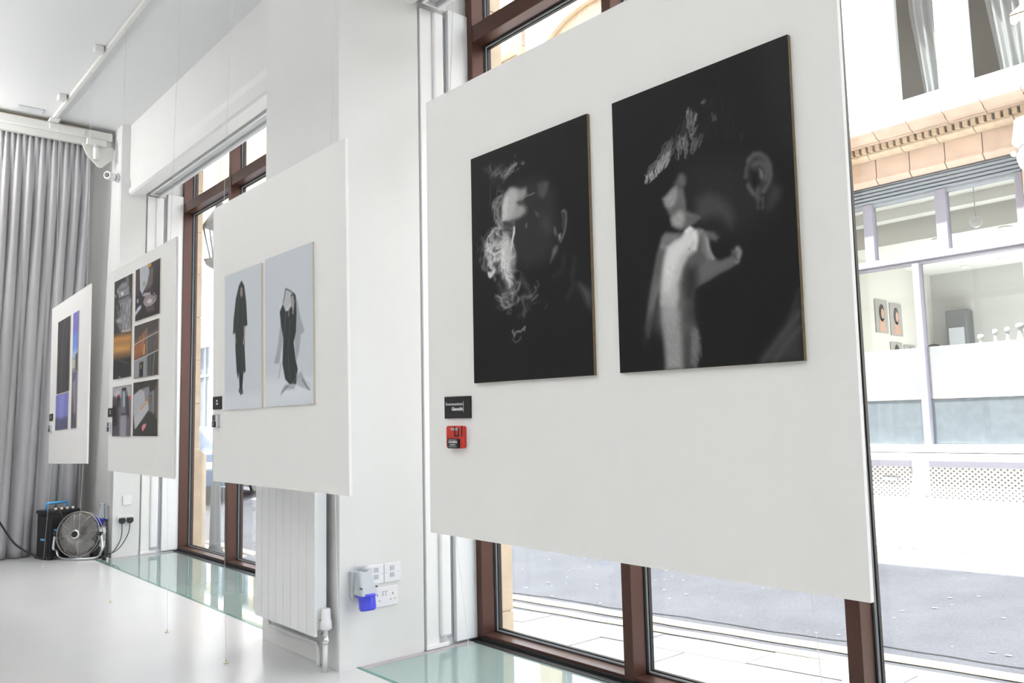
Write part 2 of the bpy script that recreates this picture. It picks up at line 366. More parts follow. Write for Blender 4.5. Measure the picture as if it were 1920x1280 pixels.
# facade of our own building above the windows (its shadow falls on the street)
own = thing('own_building', 'outer stone front and roof of this building above the gallery windows', 'building', (0, 2.8, 0))
MB().box(-22, 12, 2.80, 2.86, 3.72, 9.1).build('wall', SAND, own)
MB().box(-22, 12, -6, 2.86, 9.1, 9.2).build('roof', SAND, own)
MB().box(-22, -8.5, 2.80, 2.86, -.6, 3.72).build('wall', SAND, own)
def stone_pier(x0, x1, plinth, yo):
    b = MB()
    for i in range(10): b.box(x0, x1-.002*(i % 2), 2.70, yo, -.3+i*.4, -.3+i*.4+.394)
    b.box(x0+.01, x1-.01, 2.70, yo-.01, -.4, 3.72); b.build('stone_pier', SAND, own, .004)
    if plinth:
        b = MB().prism([(x0, 2.70, -.5), (x0, yo+.062, -.5), (x0, yo+.062, .82), (x0, yo+.004, .88), (x0, 2.70, .88)], (x1-x0+.01, 0, 0)); b.build('pier_plinth', SAND, own, .004)
stone_pier(-4.02, -3.29, False, 2.812); stone_pier(-8.9, -7.605, True, 2.758)

# ------------------------------------------------------------------ the street
def gz(X, Y):
    X = max(X, -10.); zk = -.172+.048*(X+2.14)
    return zk if Y < 4 else zk+(.15-zk)*(Y-4)/5
def ground(name, x0, x1, y0, y1, m, dz=0, nx=24, ny=4):
    b = MB(); V = []
    for j in range(ny+1):
        for i in range(nx+1):
            x = x0+(x1-x0)*i/nx; y = y0+(y1-y0)*j/ny; V.append((x, y, gz(x, y)+dz))
    F = [(j*(nx+1)+i, j*(nx+1)+i+1, (j+1)*(nx+1)+i+1, (j+1)*(nx+1)+i) for j in range(ny) for i in range(nx)]
    b.add(V, F); return b.build(name, m)
road = struct(ground('road', -45, 14, 3.98, 6.99, ASPH, -.05, 60, 8))
base = struct(ground('pavement_near', -45, 14, 2.6, 4.0, JOINT, -.022, 60, 3))
far_pave = struct(ground('pavement_far', -45, 14, 6.94, 9.2, PAVE, .03, 60, 4))
def slab(x0, x1, y0, y1, dz, nm, m, par):
    g = .006; h = .05
    vs = [(x, y, gz(x, y)+dz-h) for x, y in ((x0+g, y0+g), (x1-g, y0+g), (x1-g, y1-g), (x0+g, y1-g))]
    vs += [(x, y, z+h) for x, y, z in vs]
    b = MB().hexa(vs); return b.build(nm, m, par)
rows = [(2.84, 3.27, -8.1), (3.27, 3.70, -7.75), (3.70, 3.985, -8.25)]
for ri, (y0, y1, xs) in enumerate(rows):
    x = xs; rr = random.Random(ri+3)
    while x < 2.5:
        wdt = rr.choice([.62, .75, .9, .98]); nm = 'paving_slab' if ri < 2 else 'kerb_stone'
        slab(x, x+wdt, y0, y1, rr.uniform(-.004, .004), nm, PAVE if ri < 2 else KERB, base); x += wdt
def stripe(y0a, y1a, lab):
    b = MB(); n = 50; V = []
    for i in range(n+1):
        x = -12+16*i/n; sl = -.018*(x+2)
        for y in (y0a+sl, y1a+sl):
            V.append((x, y+.006*math.sin(x*9.3+y), gz(x, y)-.044))
    b.add(V, [(2*i, 2*i+2, 2*i+3, 2*i+1) for i in range(n)]); o = b.build('yellow_line', YEL, road); return o
stripe(4.105, 4.195, ''); stripe(4.255, 4.36, '')
b = MB(); V = []
for i in range(61):
    x = -8+10*i/60; y = 4.46+.012*math.sin(x*5)+.006*math.sin(x*23); V += [(x, y, gz(x, y)-.046), (x, y+.012, gz(x, y)-.046)]
b.add(V, [(2*i, 2*i+2, 2*i+3, 2*i+1) for i in range(60)]); b.build('tar_joint', JOINT, road)
b = MB()
for i in range(90):
    x, y = random.uniform(-6, .5), random.uniform(4.5, 6.6); r = random.uniform(.004, .012)
    z = gz(x, y)-.045; b.add([(x+r*1.6*math.cos(q*PI/3), y+r*math.sin(q*PI/3), z) for q in range(6)], [tuple(range(6))])
o = b.build('pale_grit', CRATE, road); o['kind'] = 'stuff'

# ------------------------------------------------------------------ shop building across the street
YF = 9.0
shop = thing('shop_building', 'white and terracotta corner of shops with slate framed windows across the street', 'building', (-3.5, YF, .1))
def P(nm, m, *bx, bev=0., par=shop):
    b = MB()
    for q in bx: b.box(*q)
    return b.build(nm, m, par, bev)
# walls
P('upper_wall', STUCCO, (-9.9, -3.85, 9.0, 9.25, 4.05, 6.9), (-3.85, -2.55, 9.0, 9.25, 4.05, 4.49), (-3.85, -2.55, 9.0, 9.25, 6.35, 6.9), (-2.55, 8, 9.0, 9.25, 4.05, 6.9), (-3.36, -3.09, 8.99, 9.2, 4.49, 6.35))
P('window_surround', WHITEP, (-3.98, -3.86, 8.95, 9.02, 4.40, 6.45), (-3.98, -2.45, 8.93, 9.02, 4.36, 4.47), (-2.54, -2.42, 8.95, 9.02, 4.40, 6.45), bev=.01)
for x0, x1 in ((-3.85, -3.36), (-3.09, -2.55)):
    P('sash', WHITEP, (x0, x0+.03, 9.1, 9.14, 4.49, 6.35), (x1-.03, x1, 9.1, 9.14, 4.49, 6.35), (x0, x1, 9.1, 9.14, 4.49, 4.53))
    P('pane', SGLASS, (x0+.03, x1-.03, 9.115, 9.12, 4.53, 6.35))
    b = MB(); n = 30; V = []; nz_ = 8
    for k in range(nz_+1):
        z = 4.5+1.85*k/nz_; lo = .36-.24*min(1, max(0, (z-4.6)/1.1)); 
        for i in range(n+1):
            t = i/n; V.append((x0+(x1-x0)*(lo+(1-lo)*t), 9.42+.05*math.sin(t*30)+.02*math.sin(t*13+1), z))
    b.add(V, [(k*(n+1)+i, k*(n+1)+i+1, (k+1)*(n+1)+i+1, (k+1)*(n+1)+i) for k in range(nz_) for i in range(n)], smooth=True); b.build('net_curtain', NET, shop)
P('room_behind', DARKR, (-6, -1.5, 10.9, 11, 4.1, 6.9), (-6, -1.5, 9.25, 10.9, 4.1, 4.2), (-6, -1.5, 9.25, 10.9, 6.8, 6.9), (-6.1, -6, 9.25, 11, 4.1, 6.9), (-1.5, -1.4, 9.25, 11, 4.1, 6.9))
# terracotta storey above with an arch
P('terracotta_wall', TERRA, (-9.9, 8, 9.0, 9.25, 6.9, 9.0))
P('shade_cornice', TERRAD, (-9.95, 8, 8.5, 9.25, 9.0, 9.2), (-9.95, 8, 8.2, 9.25, 9.2, 9.45), (-9.95, 8, 8.75, 9.25, 8.85, 9.0), bev=.02)  # unseen overhang added to keep the sun off the terracotta storey
ac = (-8.25, 6.75)
pts = [(ac[0]+1.55*math.cos(q), 8.88, ac[1]+1.0*math.sin(q)) for q in np.linspace(PI, 0, 25)]+[(ac[0]+1.30*math.cos(q), 8.88, ac[1]+.78*math.sin(q)) for q in np.linspace(0, PI, 25)]
V = [(x, y, z) for x, y, z in pts]+[(x, 9.02, z) for x, y, z in pts]
b = MB(); n = 25
F = []
for i in range(n-1):
    o0, o1, i0, i1 = i, i+1, 49-i, 48-i
    F += [(o0, o1, i1, i0), (o0+50, i0+50, i1+50, o1+50), (o0, o0+50, o1+50, o1), (i0, i1, i1+50, i0+50)]
b.add(V, F); b.build('arch_moulding', CREAM, shop)
b = MB(); b.prism([(ac[0]+1.30*math.cos(q), 8.96, ac[1]+.78*math.sin(q)) for q in np.linspace(PI, 0, 25)], (0, .05, 0)); b.build('tympanum', TERRAD, shop)
P('string_course', CREAM, (-9.95, 8, 8.85, 9.02, 6.82, 6.92), bev=.01)
# shop front cornice: moulded blocks, dentils, frieze blocks
def blocks(nm, m, pr, step, x0, x1, gap=.004):
    x = x0
    while x < x1-1e-6:
        MB().prism([(x+gap, y, z) for y, z in pr], (step-2*gap, 0, 0)).build(nm, m, shop); x += step
cor = [(9.02, 4.20), (8.60, 4.137), (8.60, 4.10), (8.66, 4.085), (8.70, 4.045), (8.76, 4.035), (8.76, 4.02), (9.02, 4.02)]
blocks('cornice_block', TERRA, cor, .36, -5.37, -.7)
P('cornice', TERRA, (-9.9, -5.37, 8.62, 9.02, 4.02, 4.16)); P('cornice', TERRA, (-.7, 8, 8.62, 9.02, 4.02, 4.16))
P('dentil_bed', TERRAD, (-9.9, 8, 8.90, 9.02, 3.955, 4.03))
x = -5.36
for i in range(62):
    MB().box(x, x+.045, 8.80, 8.905, 3.955, 4.018).build('dentil', TERRAD, shop); x += .0755
fri_up = [(8.985, 3.955), (8.84, 3.955), (8.84, 3.93), (8.87, 3.905), (8.90, 3.895), (8.985, 3.895)]
blocks('bed_mould', TERRAD, fri_up, .365, -5.2, -.8)
x = -5.165
while x < -.8:
    b = MB().prism([(x+.005, 9.05, 3.90), (x+.005, 8.95, 3.90), (x+.005, 8.95, 3.70), (x+.005, 8.93, 3.665), (x+.005, 8.99, 3.615), (x+.005, 9.05, 3.615)], (.355, 0, 0)); b.build('frieze_block', TERRA, shop, .003); x += .365
P('frieze', TERRA, (-9.9, -5.16, 8.95, 9.05, 3.6, 3.955), (-.8, 8, 8.95, 9.05, 3.6, 3.955))
P('frieze_backing', JOINT, (-5.2, -.8, 9.0, 9.06, 3.6, 4.0))
# slatted fascia and slate frames
for i in range(5):
    z = 3.42+i*.042
    MB().prism([(-4.62, 9.05, z), (-4.62, 9.00, z+.008), (-4.62, 9.015, z+.036), (-4.62, 9.05, z+.036)], (1.95, 0, 0)).build('fascia_slat', SHOPG, shop)
P('fascia_backing', SHOPG, (-4.62, -2.66, 9.045, 9.10, 3.40, 3.64))
for x0, x1 in ((-4.28, -4.17), (-3.50, -3.385), (-2.735, -2.66)):
    P('transom_post', SHOPL, (x0, x1, 9.00, 9.10, 2.72, 3.42), bev=.008)
P('transom_head', SHOPG, (-4.62, -2.66, 9.02, 9.10, 3.385, 3.43), bev=.006)
P('transom_bar', SHOPL, (-4.62, -2.66, 8.97, 9.10, 2.69, 2.765), (-4.62, -2.66, 8.99, 9.10, 2.66, 2.69), bev=.008)
for x0, x1 in ((-4.62, -4.28), (-4.17, -3.50), (-3.385, -2.735)):
    P('transom_pane', SGLASS, (x0, x1, 9.06, 9.066, 2.765, 3.39))
P('mullion', SHOPL, (-3.775, -3.70, 8.98, 9.10, .72, 2.67), bev=.01)
P('frame_post', SHOPG, (-2.72, -2.66, 8.99, 9.10, .72, 2.67), (-4.62, -4.56, 8.99, 9.10, .72, 2.67), bev=.008)
for x0, x1 in ((-4.56, -3.775), (-3.70, -2.72)):
    P('shop_pane', SGLASS, (x0, x1, 9.05, 9.056, .74, 2.66))
    P('frosted_band', FROST, (x0, x1, 9.044, 9.049, 1.21, 1.765))
    P('lower_panel', DPANEL, (x0, x1, 9.058, 9.075, .74, 1.205))
    P('window_shelf', WHITEP, (x0, x1, 9.08, 9.45, 1.17, 1.205))
P('ledge', WHITEP, (-4.7, -2.60, 8.90, 9.10, .655, .735), (-4.7, -2.60, 8.88, 9.10, .57, .645), bev=.012)
P('stall_riser', WHITEP, (-4.7, -2.6, 9.02, 9.3, -.1, .57))
for x0, x1 in ((-4.7, -3.93), (-3.74, -2.62)):
    P('pierced_grille', GRILLE, (x0, x1, 8.985, 9.0, .165, .50))
    P('grille_frame', SHOPL, (x0, x1, 8.975, 8.99, .50, .57), bev=.004)
P('number_plate', SHOPG, (-4.235, -4.08, 8.965, 8.985, .345, .385), bev=.004)
b = MB().prism([(-3.93, 8.90, .0), (-3.80, 8.90, .0), (-3.81, 8.90, .42), (-3.845, 8.90, .44), (-3.885, 8.90, .44), (-3.90, 8.90, .30), (-3.93, 8.90, .28)], (0, .1, 0)); b.build('riser_pilaster', WHITEP, shop, .01)
P('plinth', STUCCO, (-4.7, -2.6, 8.93, 9.02, -.1, .165), bev=.01)
# pilasters and neighbouring bays
P('pilaster', TERRA, (-2.64, -2.2, 8.93, 9.2, -.1, 3.62), (-5.05, -4.63, 8.93, 9.2, -.1, 3.62), bev=.01)
P('ground_wall', CREAM, (-9.9, -9.4, 8.98, 9.2, -.8, 3.62), (-7.2, -6.8, 8.98, 9.2, -.8, 3.62), (-2.2, -1.9, 8.98, 9.2, -.2, 3.62), (.4, 8, 8.98, 9.2, -.2, 3.62), (-9.4, -5.05, 8.98, 9.2, -.8, .6), (-1.9, .4, 8.98, 9.2, -.2, .6), (-9.4, -5.05, 8.98, 9.2, 3.1, 3.62), (-1.9, .4, 8.98, 9.2, 3.1, 3.62))
for x0, x1 in ((-9.4, -7.2), (-6.8, -5.05), (-1.9, .4)):
    P('side_shop_frame', SHOPG, (x0, x0+.06, 9.03, 9.1, .6, 3.1), (x1-.06, x1, 9.03, 9.1, .6, 3.1), (x0, x1, 9.03, 9.1, 2.6, 2.68), ((x0+x1)/2-.03, (x0+x1)/2+.03, 9.03, 9.1, .6, 3.1))
    P('side_shop_pane', SGLASS, (x0, x1, 9.06, 9.066, .6, 3.1))
# the room inside the shop
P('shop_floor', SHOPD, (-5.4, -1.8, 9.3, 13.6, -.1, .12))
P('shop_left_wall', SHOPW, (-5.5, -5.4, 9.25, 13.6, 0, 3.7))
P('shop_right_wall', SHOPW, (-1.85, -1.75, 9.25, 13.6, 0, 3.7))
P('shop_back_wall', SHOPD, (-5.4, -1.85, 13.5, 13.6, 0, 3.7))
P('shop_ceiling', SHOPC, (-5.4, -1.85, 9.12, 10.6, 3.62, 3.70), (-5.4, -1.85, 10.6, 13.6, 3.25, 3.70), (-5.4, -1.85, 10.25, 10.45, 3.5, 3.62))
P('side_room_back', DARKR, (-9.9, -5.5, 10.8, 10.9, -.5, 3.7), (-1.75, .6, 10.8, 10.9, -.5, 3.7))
DL = {(-4.17, 10.75): 'round downlight above the left transom pane of the shop', (-3.40, 10.75): 'round downlight beyond the pendant globe in the right transom pane', (-4.72, 13.1): 'round downlight farthest back in the shop, at the left', (-4.15, 12.9): 'round downlight far back in the shop, at the right', (-4.08, 12.2): 'round downlight nearest the street in the lower shop ceiling'}
for x, y, z in ((-4.17, 10.75, 3.247), (-3.40, 10.75, 3.247), (-4.72, 13.1, 3.247), (-4.15, 12.9, 3.247), (-4.08, 12.2, 3.247)):
    t = thing('downlight', DL[(x, y)], 'light', (x, y, z), 'downlights in the shop ceiling')
    MB().lathe([(.075, 0), (.075, -.008), (.055, -.012)], (x, y, z)).build('trim_ring', WHITEP, t)
    MB().cyl((x, y, z-.013), (x, y, z-.016), .05).build('lamp_face', LAMPE, t)
t = thing('pendant_lamp', 'round glass globe lamp hanging on a cord in the right upper shop window', 'lamp', (-3.42, 9.9, 3.62))
MB().cyl((-3.42, 9.9, 3.62), (-3.42, 9.9, 3.24), .006, n=6).build('cord', CEEG, t)
MB().cyl((-3.42, 9.9, 3.60), (-3.42, 9.9, 3.62), .05).build('ceiling_rose', WHITEP, t)
MB().ball((-3.42, 9.9, 3.19), .065).build('globe', SILVER, t)
for (y, z, h, lb) in ((11.71, 2.47, .48, 'profile portrait print, leftmost in the upper row on the shop wall'), (12.17, 2.45, .48, 'portrait print of a frontal face, right one in the upper row on the shop wall'), (12.12, 1.90, .42, 'small portrait print at the left of the lower row on the shop wall'), (12.56, 1.88, .42, 'small portrait print at the right of the lower row on the shop wall')):
    t = thing('portrait_print', lb, 'picture', (-5.39, y, z), 'portrait prints in the shop')
    MB().box(-5.40, -5.385, y-.19, y+.19, z-h/2, z+h/2).build('sheet', PCARD, t)
    b = MB().prism([(-5.384, y-.10, z-h/2+.02), (-5.384, y+.11, z-h/2+.02), (-5.384, y+.07, z-.06), (-5.384, y+.03, z-.04), (-5.384, y-.03, z-.04), (-5.384, y-.07, z-.06)], (.002, 0, 0)); b.build('printed_shoulders', SKIN, t)
    b = MB().prism([(-5.384, y+.085*math.sin(q), z+.05+.13*math.cos(q)) for q in np.linspace(0, 2*PI, 14)[:-1]], (.002, 0, 0)); b.build('printed_hair', HAIR, t)
    b = MB().prism([(-5.381, y+.02+.05*math.sin(q), z+.04+.075*math.cos(q)) for q in np.linspace(0, 2*PI, 14)[:-1]], (.002, 0, 0)); b.build('printed_face', SKIN, t)
t = thing('display_cabinet', 'tall dark narrow cabinet against the far wall of the shop', 'cabinet', (-4.95, 13.3, .12))
b = MB(); b.box(-5.10, -4.80, 13.2, 13.48, .12, 2.62); b.build('body', IRON, t, .02)
for z in (.8, 1.3, 1.8): MB().box(-5.06, -4.84, 13.17, 13.2, z, z+.03).build('shelf', KNOB, t)
MB().box(-5.06, -4.84, 13.19, 13.205, .3, 2.35).build('back_panel', CEEG, t)
# shop goods standing behind the frosted band
bott = []
for i, (x, h, r) in enumerate(((-3.24, .66, .042), (-3.10, .70, .034), (-2.985, .71, .036), (-2.87, .74, .05))):
    lb = ['white bottle with round stopper, leftmost of the four on the shop window shelf', 'slim white bottle, second from the left on the shop window shelf', 'slim white bottle, third from the left on the shop window shelf', 'widest white bottle, rightmost on the shop window shelf'][i]
    t = thing('bottle', lb, 'bottle', (x, 9.25, 1.205), 'white bottles on the shop window shelf')
    MB().lathe([(r, 0), (r*1.3, .02), (r*1.35, h*.5), (r*1.1, h*.68), (r*.42, h*.86), (r*.40, h*.92)], (x, 9.25, 1.206)).build('body', WHITEP, t)
    MB().lathe([(r*.5, h*.92), (r*.75, h*.94), (r*.75, h*.98), (r*.4, h)], (x, 9.25, 1.206)).build('stopper', WHITEP, t)
for i, (x0, x1, h, m, lb) in enumerate(((-4.10, -3.86, .52, CRATE, 'cream cardboard box on the shop shelf left of the slim mullion'), (-3.66, -3.42, .46, PINK, 'pink tissue covered box right of the slim shop mullion'), (-3.44, -3.26, .50, CRATE, 'white cardboard carton beside the pink box on the shop shelf'))):
    t = thing('display_box', lb, 'box', ((x0+x1)/2, 9.3, 1.205))
    y0 = 9.16+.01*i
    if i == 2: x0 = -3.405
    MB().box(x0, x1, y0, y0+.2, 1.206, 1.206+h-.05).build('carton', m, t, .006); MB().box(x0-.004, x1+.004, y0-.004, y0+.204, 1.206+h-.05, 1.206+h).build('lid', m, t, .004)
t = thing('hair_dryer', 'small white hand tool lying on the left shop window shelf', 'tool', (-4.3, 9.2, 1.205))
MB().cyl((-4.40, 9.22, 1.235), (-4.24, 9.22, 1.24), .026, .03).build('barrel', WHITEP, t); MB().cyl((-4.26, 9.22, 1.235), (-4.23, 9.16, 1.24), .016).build('handle', WHITEP, t)
# shopkeeper behind the glass, one continuous skinned body
def person():
    t = thing('person', 'dark-haired person in a red top standing behind the frosted shop glass', 'person', (-4.18, 10.4, .12))
    x, y, z = -4.18, 10.4, .12
    J = [(0, 0, .92), (0, 0, 1.12), (0, 0, 1.36), (0, -.01, 1.47), (0, -.02, 1.56), (0, -.02, 1.68),
         (.18, 0, 1.38), (.23, -.04, 1.10), (.20, -.24, 1.02), (-.18, 0, 1.38), (-.23, -.04, 1.10), (-.20, -.24, 1.02),
         (.10, 0, .86), (.11, -.01, .48), (.11, 0, .09), (.12, -.14, .05), (-.10, 0, .86), (-.11, -.01, .48), (-.11, 0, .09), (-.12, -.14, .05),
         (.20, -.31, 1.02), (-.20, -.31, 1.02)]
    E = [(0, 1), (1, 2), (2, 3), (3, 4), (4, 5), (2, 6), (6, 7), (7, 8), (8, 20), (2, 9), (9, 10), (10, 11), (11, 21), (0, 12), (12, 13), (13, 14), (14, 15), (0, 16), (16, 17), (17, 18), (18, 19)]
    R = [.15, .135, .15, .06, .085, .075, .065, .045, .034, .065, .045, .034, .09, .06, .045, .035, .09, .06, .045, .035, .04, .04]
    me = bpy.data.meshes.new('body'); me.from_pydata(J, E, []); o = bpy.data.objects.new('body', me); COL.objects.link(o); o.parent = t
    me.materials.append(CLOTH); me.materials.append(SKIN)
    o.modifiers.new('skin', 'SKIN'); sk = me.skin_vertices[0].data
    for i, r in enumerate(R): sk[i].radius = (r, r*.8 if i < 3 else r)
    sk[0].use_root = True
    ss = o.modifiers.new('sub', 'SUBSURF'); ss.levels = 2; ss.render_levels = 2
    MB().lathe([(.001, .125), (.06, .11), (.098, .05), (.104, -.03), (.085, -.09)], (x, y+.012, z+1.66)).build('hair', HAIR, t)
    b = MB(); b.ball((x, y-.045, z+1.62), .072, 1.2); b.build('face', SKIN, t)
    b = MB(); b.ball((x-.028, y-.112, z+1.635), .010); b.ball((x+.028, y-.112, z+1.635), .010); b.build('eyes', HAIR, t)
    MB().cyl((x, y-.11, z+1.63), (x, y-.135, z+1.60), .008, .014, n=8).build('nose', SKIN, t)
    MB().box(x-.024, x+.024, y-.115, y-.108, z+1.565, z+1.573).build('mouth', PINK, t)
    for s in (-1, 1): MB().lathe([(.001, -.008), (.02, -.006), (.024, .004), (.001, .008)], (x+s*.078, y-.02, z+1.62), (s, 0, 0), n=10).build('ear', SKIN, t)
    for s in (-1, 1):
        b = MB(); hx, hy, hz = x+s*.20, y-.36, z+1.02
        for k, L in enumerate((.06, .07, .075, .068)):
            q = hx+(k-1.5)*.018; b.tube([(q, hy+.03, hz), (q, hy-.02, hz+.004), (q, hy-.02-L*.5, hz-.005), (q, hy-.02-L*.75, hz-.03)], [.010, .009, .008, .006], 6)
        b.tube([(hx-s*.03, hy+.03, hz), (hx-s*.055, hy, hz-.005), (hx-s*.06, hy-.035, hz-.015)], [.011, .010, .007], 6); b.build('hand', SKIN, t)
person()
t = thing('wall_lantern', 'white rounded wall lantern on the stone pilaster at the right edge', 'lantern', (-2.5, 8.93, 3.6))
b = MB().prism([(-2.60, 8.68, 3.86), (-2.40, 8.68, 3.90), (-2.36, 8.68, 3.60), (-2.64, 8.68, 3.60)], (0, .24, 0)); b.build('hood', WHITEP, t, .03, seg=3)
MB().cyl((-2.49, 8.80, 3.60), (-2.49, 8.80, 3.53), .105, .125).build('grey_collar', CEEG, t)
MB().lathe([(.135, .0), (.14, -.05), (.12, -.13), (.07, -.20), (.01, -.225)], (-2.49, 8.80, 3.53)).build('globe', WHITEP, t)
MB().ball((-2.655, 8.80, 3.55), .028).build('knob', WHITEP, t); MB().box(-2.55, -2.43, 8.90, 8.94, 3.5, 3.7).build('wall_plate', WHITEP, t)
t = thing('awning', 'brown scalloped awning edge at the upper right window', 'awning', (-1.9, 8.9, 4.9))
b = MB(); 
for i in range(12):
    x = -2.50+i*.075; z = 4.70
    b.prism([(x, 8.5, z+.10), (x+.07, 8.5, z+.10), (x+.07, 8.5, z+.02), (x+.035, 8.5, z-.01), (x, 8.5, z+.02)], (0, .01, 0))
b.build('valance', TERRAD, t)
MB().hexa([(-2.50, 8.5, 4.79), (-1.6, 8.5, 4.79), (-1.6, 9.0, 5.1), (-2.50, 9.0, 5.1), (-2.50, 8.5, 4.81), (-1.6, 8.5, 4.81), (-1.6, 9.0, 5.12), (-2.50, 9.0, 5.12)]).build('canvas', TERRAD, t)

# terrace further down the street
ter = thing('terrace_building', 'white stucco terrace with sash windows and brick gable further down the street', 'building', (-18, 9, 0))
PT = lambda nm, m, *bx, bev=0.: P(nm, m, *bx, bev=bev, par=ter)
PT('upper_wall', STUCCO, (-40, -10, 9.0, 9.3, 4.5, 7.3)); PT('cornice', CREAM, (-40, -10, 8.75, 9.3, 7.3, 7.5), (-40, -10, 8.9, 9.3, 7.15, 7.3), bev=.02)
PT('attic_wall', YBRICK, (-40, -19.2, 9.05, 9.3, 7.5, 9.1)); PT('gable', TERRA, (-27, -23.6, 9.0, 9.3, 7.5, 10.2)); PT('attic_wall', TERRA, (-19.2, -10, 9.0, 9.3, 7.5, 8.3))
PT('frieze', CREAM, (-40, -10, 8.95, 9.3, 3.65, 4.2), bev=.01); PT('frieze_ledge', WHITEP, (-40, -10, 8.8, 9.3, 4.2, 4.5), (-40, -10, 8.85, 9.3, 3.55, 3.65), bev=.02)
for i in range(19):
    x = -38.35+i*1.45
    PT('stone_post', SAND, (x-.16, x+.16, 8.97, 9.25, -1.2, 3.55))
    PT('shop_frame', SHOPG, (x+.16, x+1.29, 9.05, 9.1, 2.65, 2.72), (x+.70, x+.74, 9.05, 9.1, .3, 3.55))
    PT('shop_glass', DPANEL, (x+.16, x+1.29, 9.1, 9.12, -1.0, 3.55))
for i in range(21):
    x = -39.2+i*1.36
    PT('window_void', DPANEL, (x, x+.62, 8.985, 9.0, 5.05, 6.85))
    bb = [(x, x+.62, 8.96, 8.99, 5.0, 5.06), (x, x+.62, 8.96, 8.99, 6.82, 6.88), (x, x+.62, 8.96, 8.99, 5.92, 5.98)]
    bb += [(x+k*.2, x+k*.2+.03, 8.965, 8.99, 5.05, 6.85) for k in range(4)]+[(x, x+.62, 8.967, 8.99, z, z+.025) for z in (5.35, 5.64, 6.25, 6.54)]
    PT('sash_window', WHITEP, *bb)
    PT('window_sill', WHITEP, (x-.05, x+.67, 8.9, 9.0, 4.9, 5.0))
# street lamp
t = thing('street_lamp', 'grey street lantern on a post beyond the far window', 'lamp', (-10.05, 3.85, gz(-10, 3.85)))
x, y = -10.05, 3.85; z0 = gz(-10, 3.85)
MB().lathe([(.11, 0), (.11, .12), (.07, .2), (.055, .9), (.045, .95), (.04, 3.1)], (x, y, z0), n=14).build('post', IRON, t)
MB().lathe([(.05, 3.10), (.16, 3.16), (.19, 3.22)], (x, y, z0+.5-.0), n=8).build('gallery', IRON, t)
MB().cyl((x, y, z0+3.1), (x, y, z0+3.62), .03).build('stem', IRON, t)
MB().lathe([(.10, 0), (.19, .42)], (x, y, z0+3.72), n=6).build('lantern_glass', SGLASS, t)
MB().lathe([(.21, 0), (.15, .10), (.07, .22), (.05, .26), (.06, .29), (.02, .36), (.005, .42)], (x, y, z0+4.14), n=8).build('lantern_top', IRON, t)
for k in range(6):
    q = 2*PI*k/6; MB().cyl((x+.10*math.cos(q), y+.10*math.sin(q), z0+3.72), (x+.19*math.cos(q), y+.19*math.sin(q), z0+4.14), .010, n=6).build('lantern_bar', IRON, t)
# parked car
cx, cz = -17.3, gz(-12, 6.2)-.05
t = thing('car', 'dark blue car parked at the far kerb beyond the far window', 'car', (cx, 6.2, cz))
prof = [(-2.0, .30), (-2.05, .62), (-1.85, .80), (-1.25, .90), (-.75, 1.32), (-.2, 1.44), (.75, 1.42), (1.35, 1.02), (1.95, .92), (2.05, .60), (2.0, .30)]
b = MB().prism([(cx+a, 5.4, cz+h) for a, h in prof], (0, 1.65, 0)); b.build('body_shell', CARB, t, .06, seg=3)
for yy in (5.385, 7.055):
    MB().prism([(cx-1.05, yy, cz+.94), (cx-.68, yy, cz+1.28), (cx-.15, yy, cz+1.37), (cx+.68, yy, cz+1.35), (cx+1.15, yy, cz+1.0)], (0, .012, 0)).build('side_window', CARG, t)
for a in (-1.3, 1.3):
    for yy in (5.36, 6.92):
        w = MB().cyl((cx+a, yy, cz+.31), (cx+a, yy+.18, cz+.31), .31, n=24).build('wheel', TYRE, t)
        MB().cyl((cx+a, yy-.006, cz+.31), (cx+a, yy+.1, cz+.31), .19, n=20).build('hub_cap', SILVER, w)
for s in (-1, 1):
    MB().box(cx+1.98, cx+2.06, 6.225+s*.6-.16, 6.225+s*.6+.16, cz+.62, cz+.76).build('headlamp', SILVER, t, .02)
    MB().box(cx-2.07, cx-1.99, 6.225+s*.6-.14, 6.225+s*.6+.14, cz+.62, cz+.78).build('tail_lamp', RED, t, .02)

# ------------------------------------------------------------------ ceiling fittings at the far end
t = thing('ceiling_track', 'long white track on the ceiling that the hanging boards are threaded to', 'track', (-3, 1.51, ZC))
MB().box(-7.72, 4, 1.495, 1.525, ZC-.03, ZC).build('rail', RAIL, t, .004)
MB().box(-7.80, -7.66, 1.47, 1.55, ZC-.045, ZC-.028).build('end_plate', RAIL, t, .006)
for x in (-6.10, -7.18):
    t = thing('ceiling_clip', 'small white fixing block on the ceiling beside the track, ' + ('nearer one' if x > -7 else 'one nearer the curtain'), 'clip', (x, 1.45, ZC), 'fixing blocks beside the ceiling track')
    MB().box(x-.04, x+.04, 1.425, 1.485, ZC-.045, ZC).build('block', RAIL, t, .008)
    b = MB(); b.cyl((x-.02, 1.424, ZC-.022), (x-.02, 1.43, ZC-.022), .007, n=8); b.cyl((x+.02, 1.424, ZC-.022), (x+.02, 1.43, ZC-.022), .007, n=8); b.build('screw', CEEG, t)
t = thing('ceiling_vent', 'pale grey slotted vent in the ceiling above the curtain', 'vent', (-7.64, 1.31, ZC))
MB().box(-7.70, -7.60, 1.22, 1.42, ZC-.006, ZC).build('frame', CEEG, t, .002)
for k in range(5): MB().box(-7.69+k*.018, -7.68+k*.018, 1.23, 1.41, ZC-.010, ZC-.005).build('slat', PLAST, t)
t = thing('curtain_rail', 'heavy white curtain rail across the far end of the room', 'rail', (-7.78, 0, 3.66))
MB().box(-7.86, -7.75, -4, 1.99, 3.655, 3.735).build('track_box', RAIL, t, .012)
MB().box(-7.83, -7.78, -4, 1.99, 3.60, 3.66).build('lower_channel', RAIL, t, .008)
MB().box(-7.90, -7.84, -4, 1.80, 3.735, ZC).build('timber_batten', SAND, t)
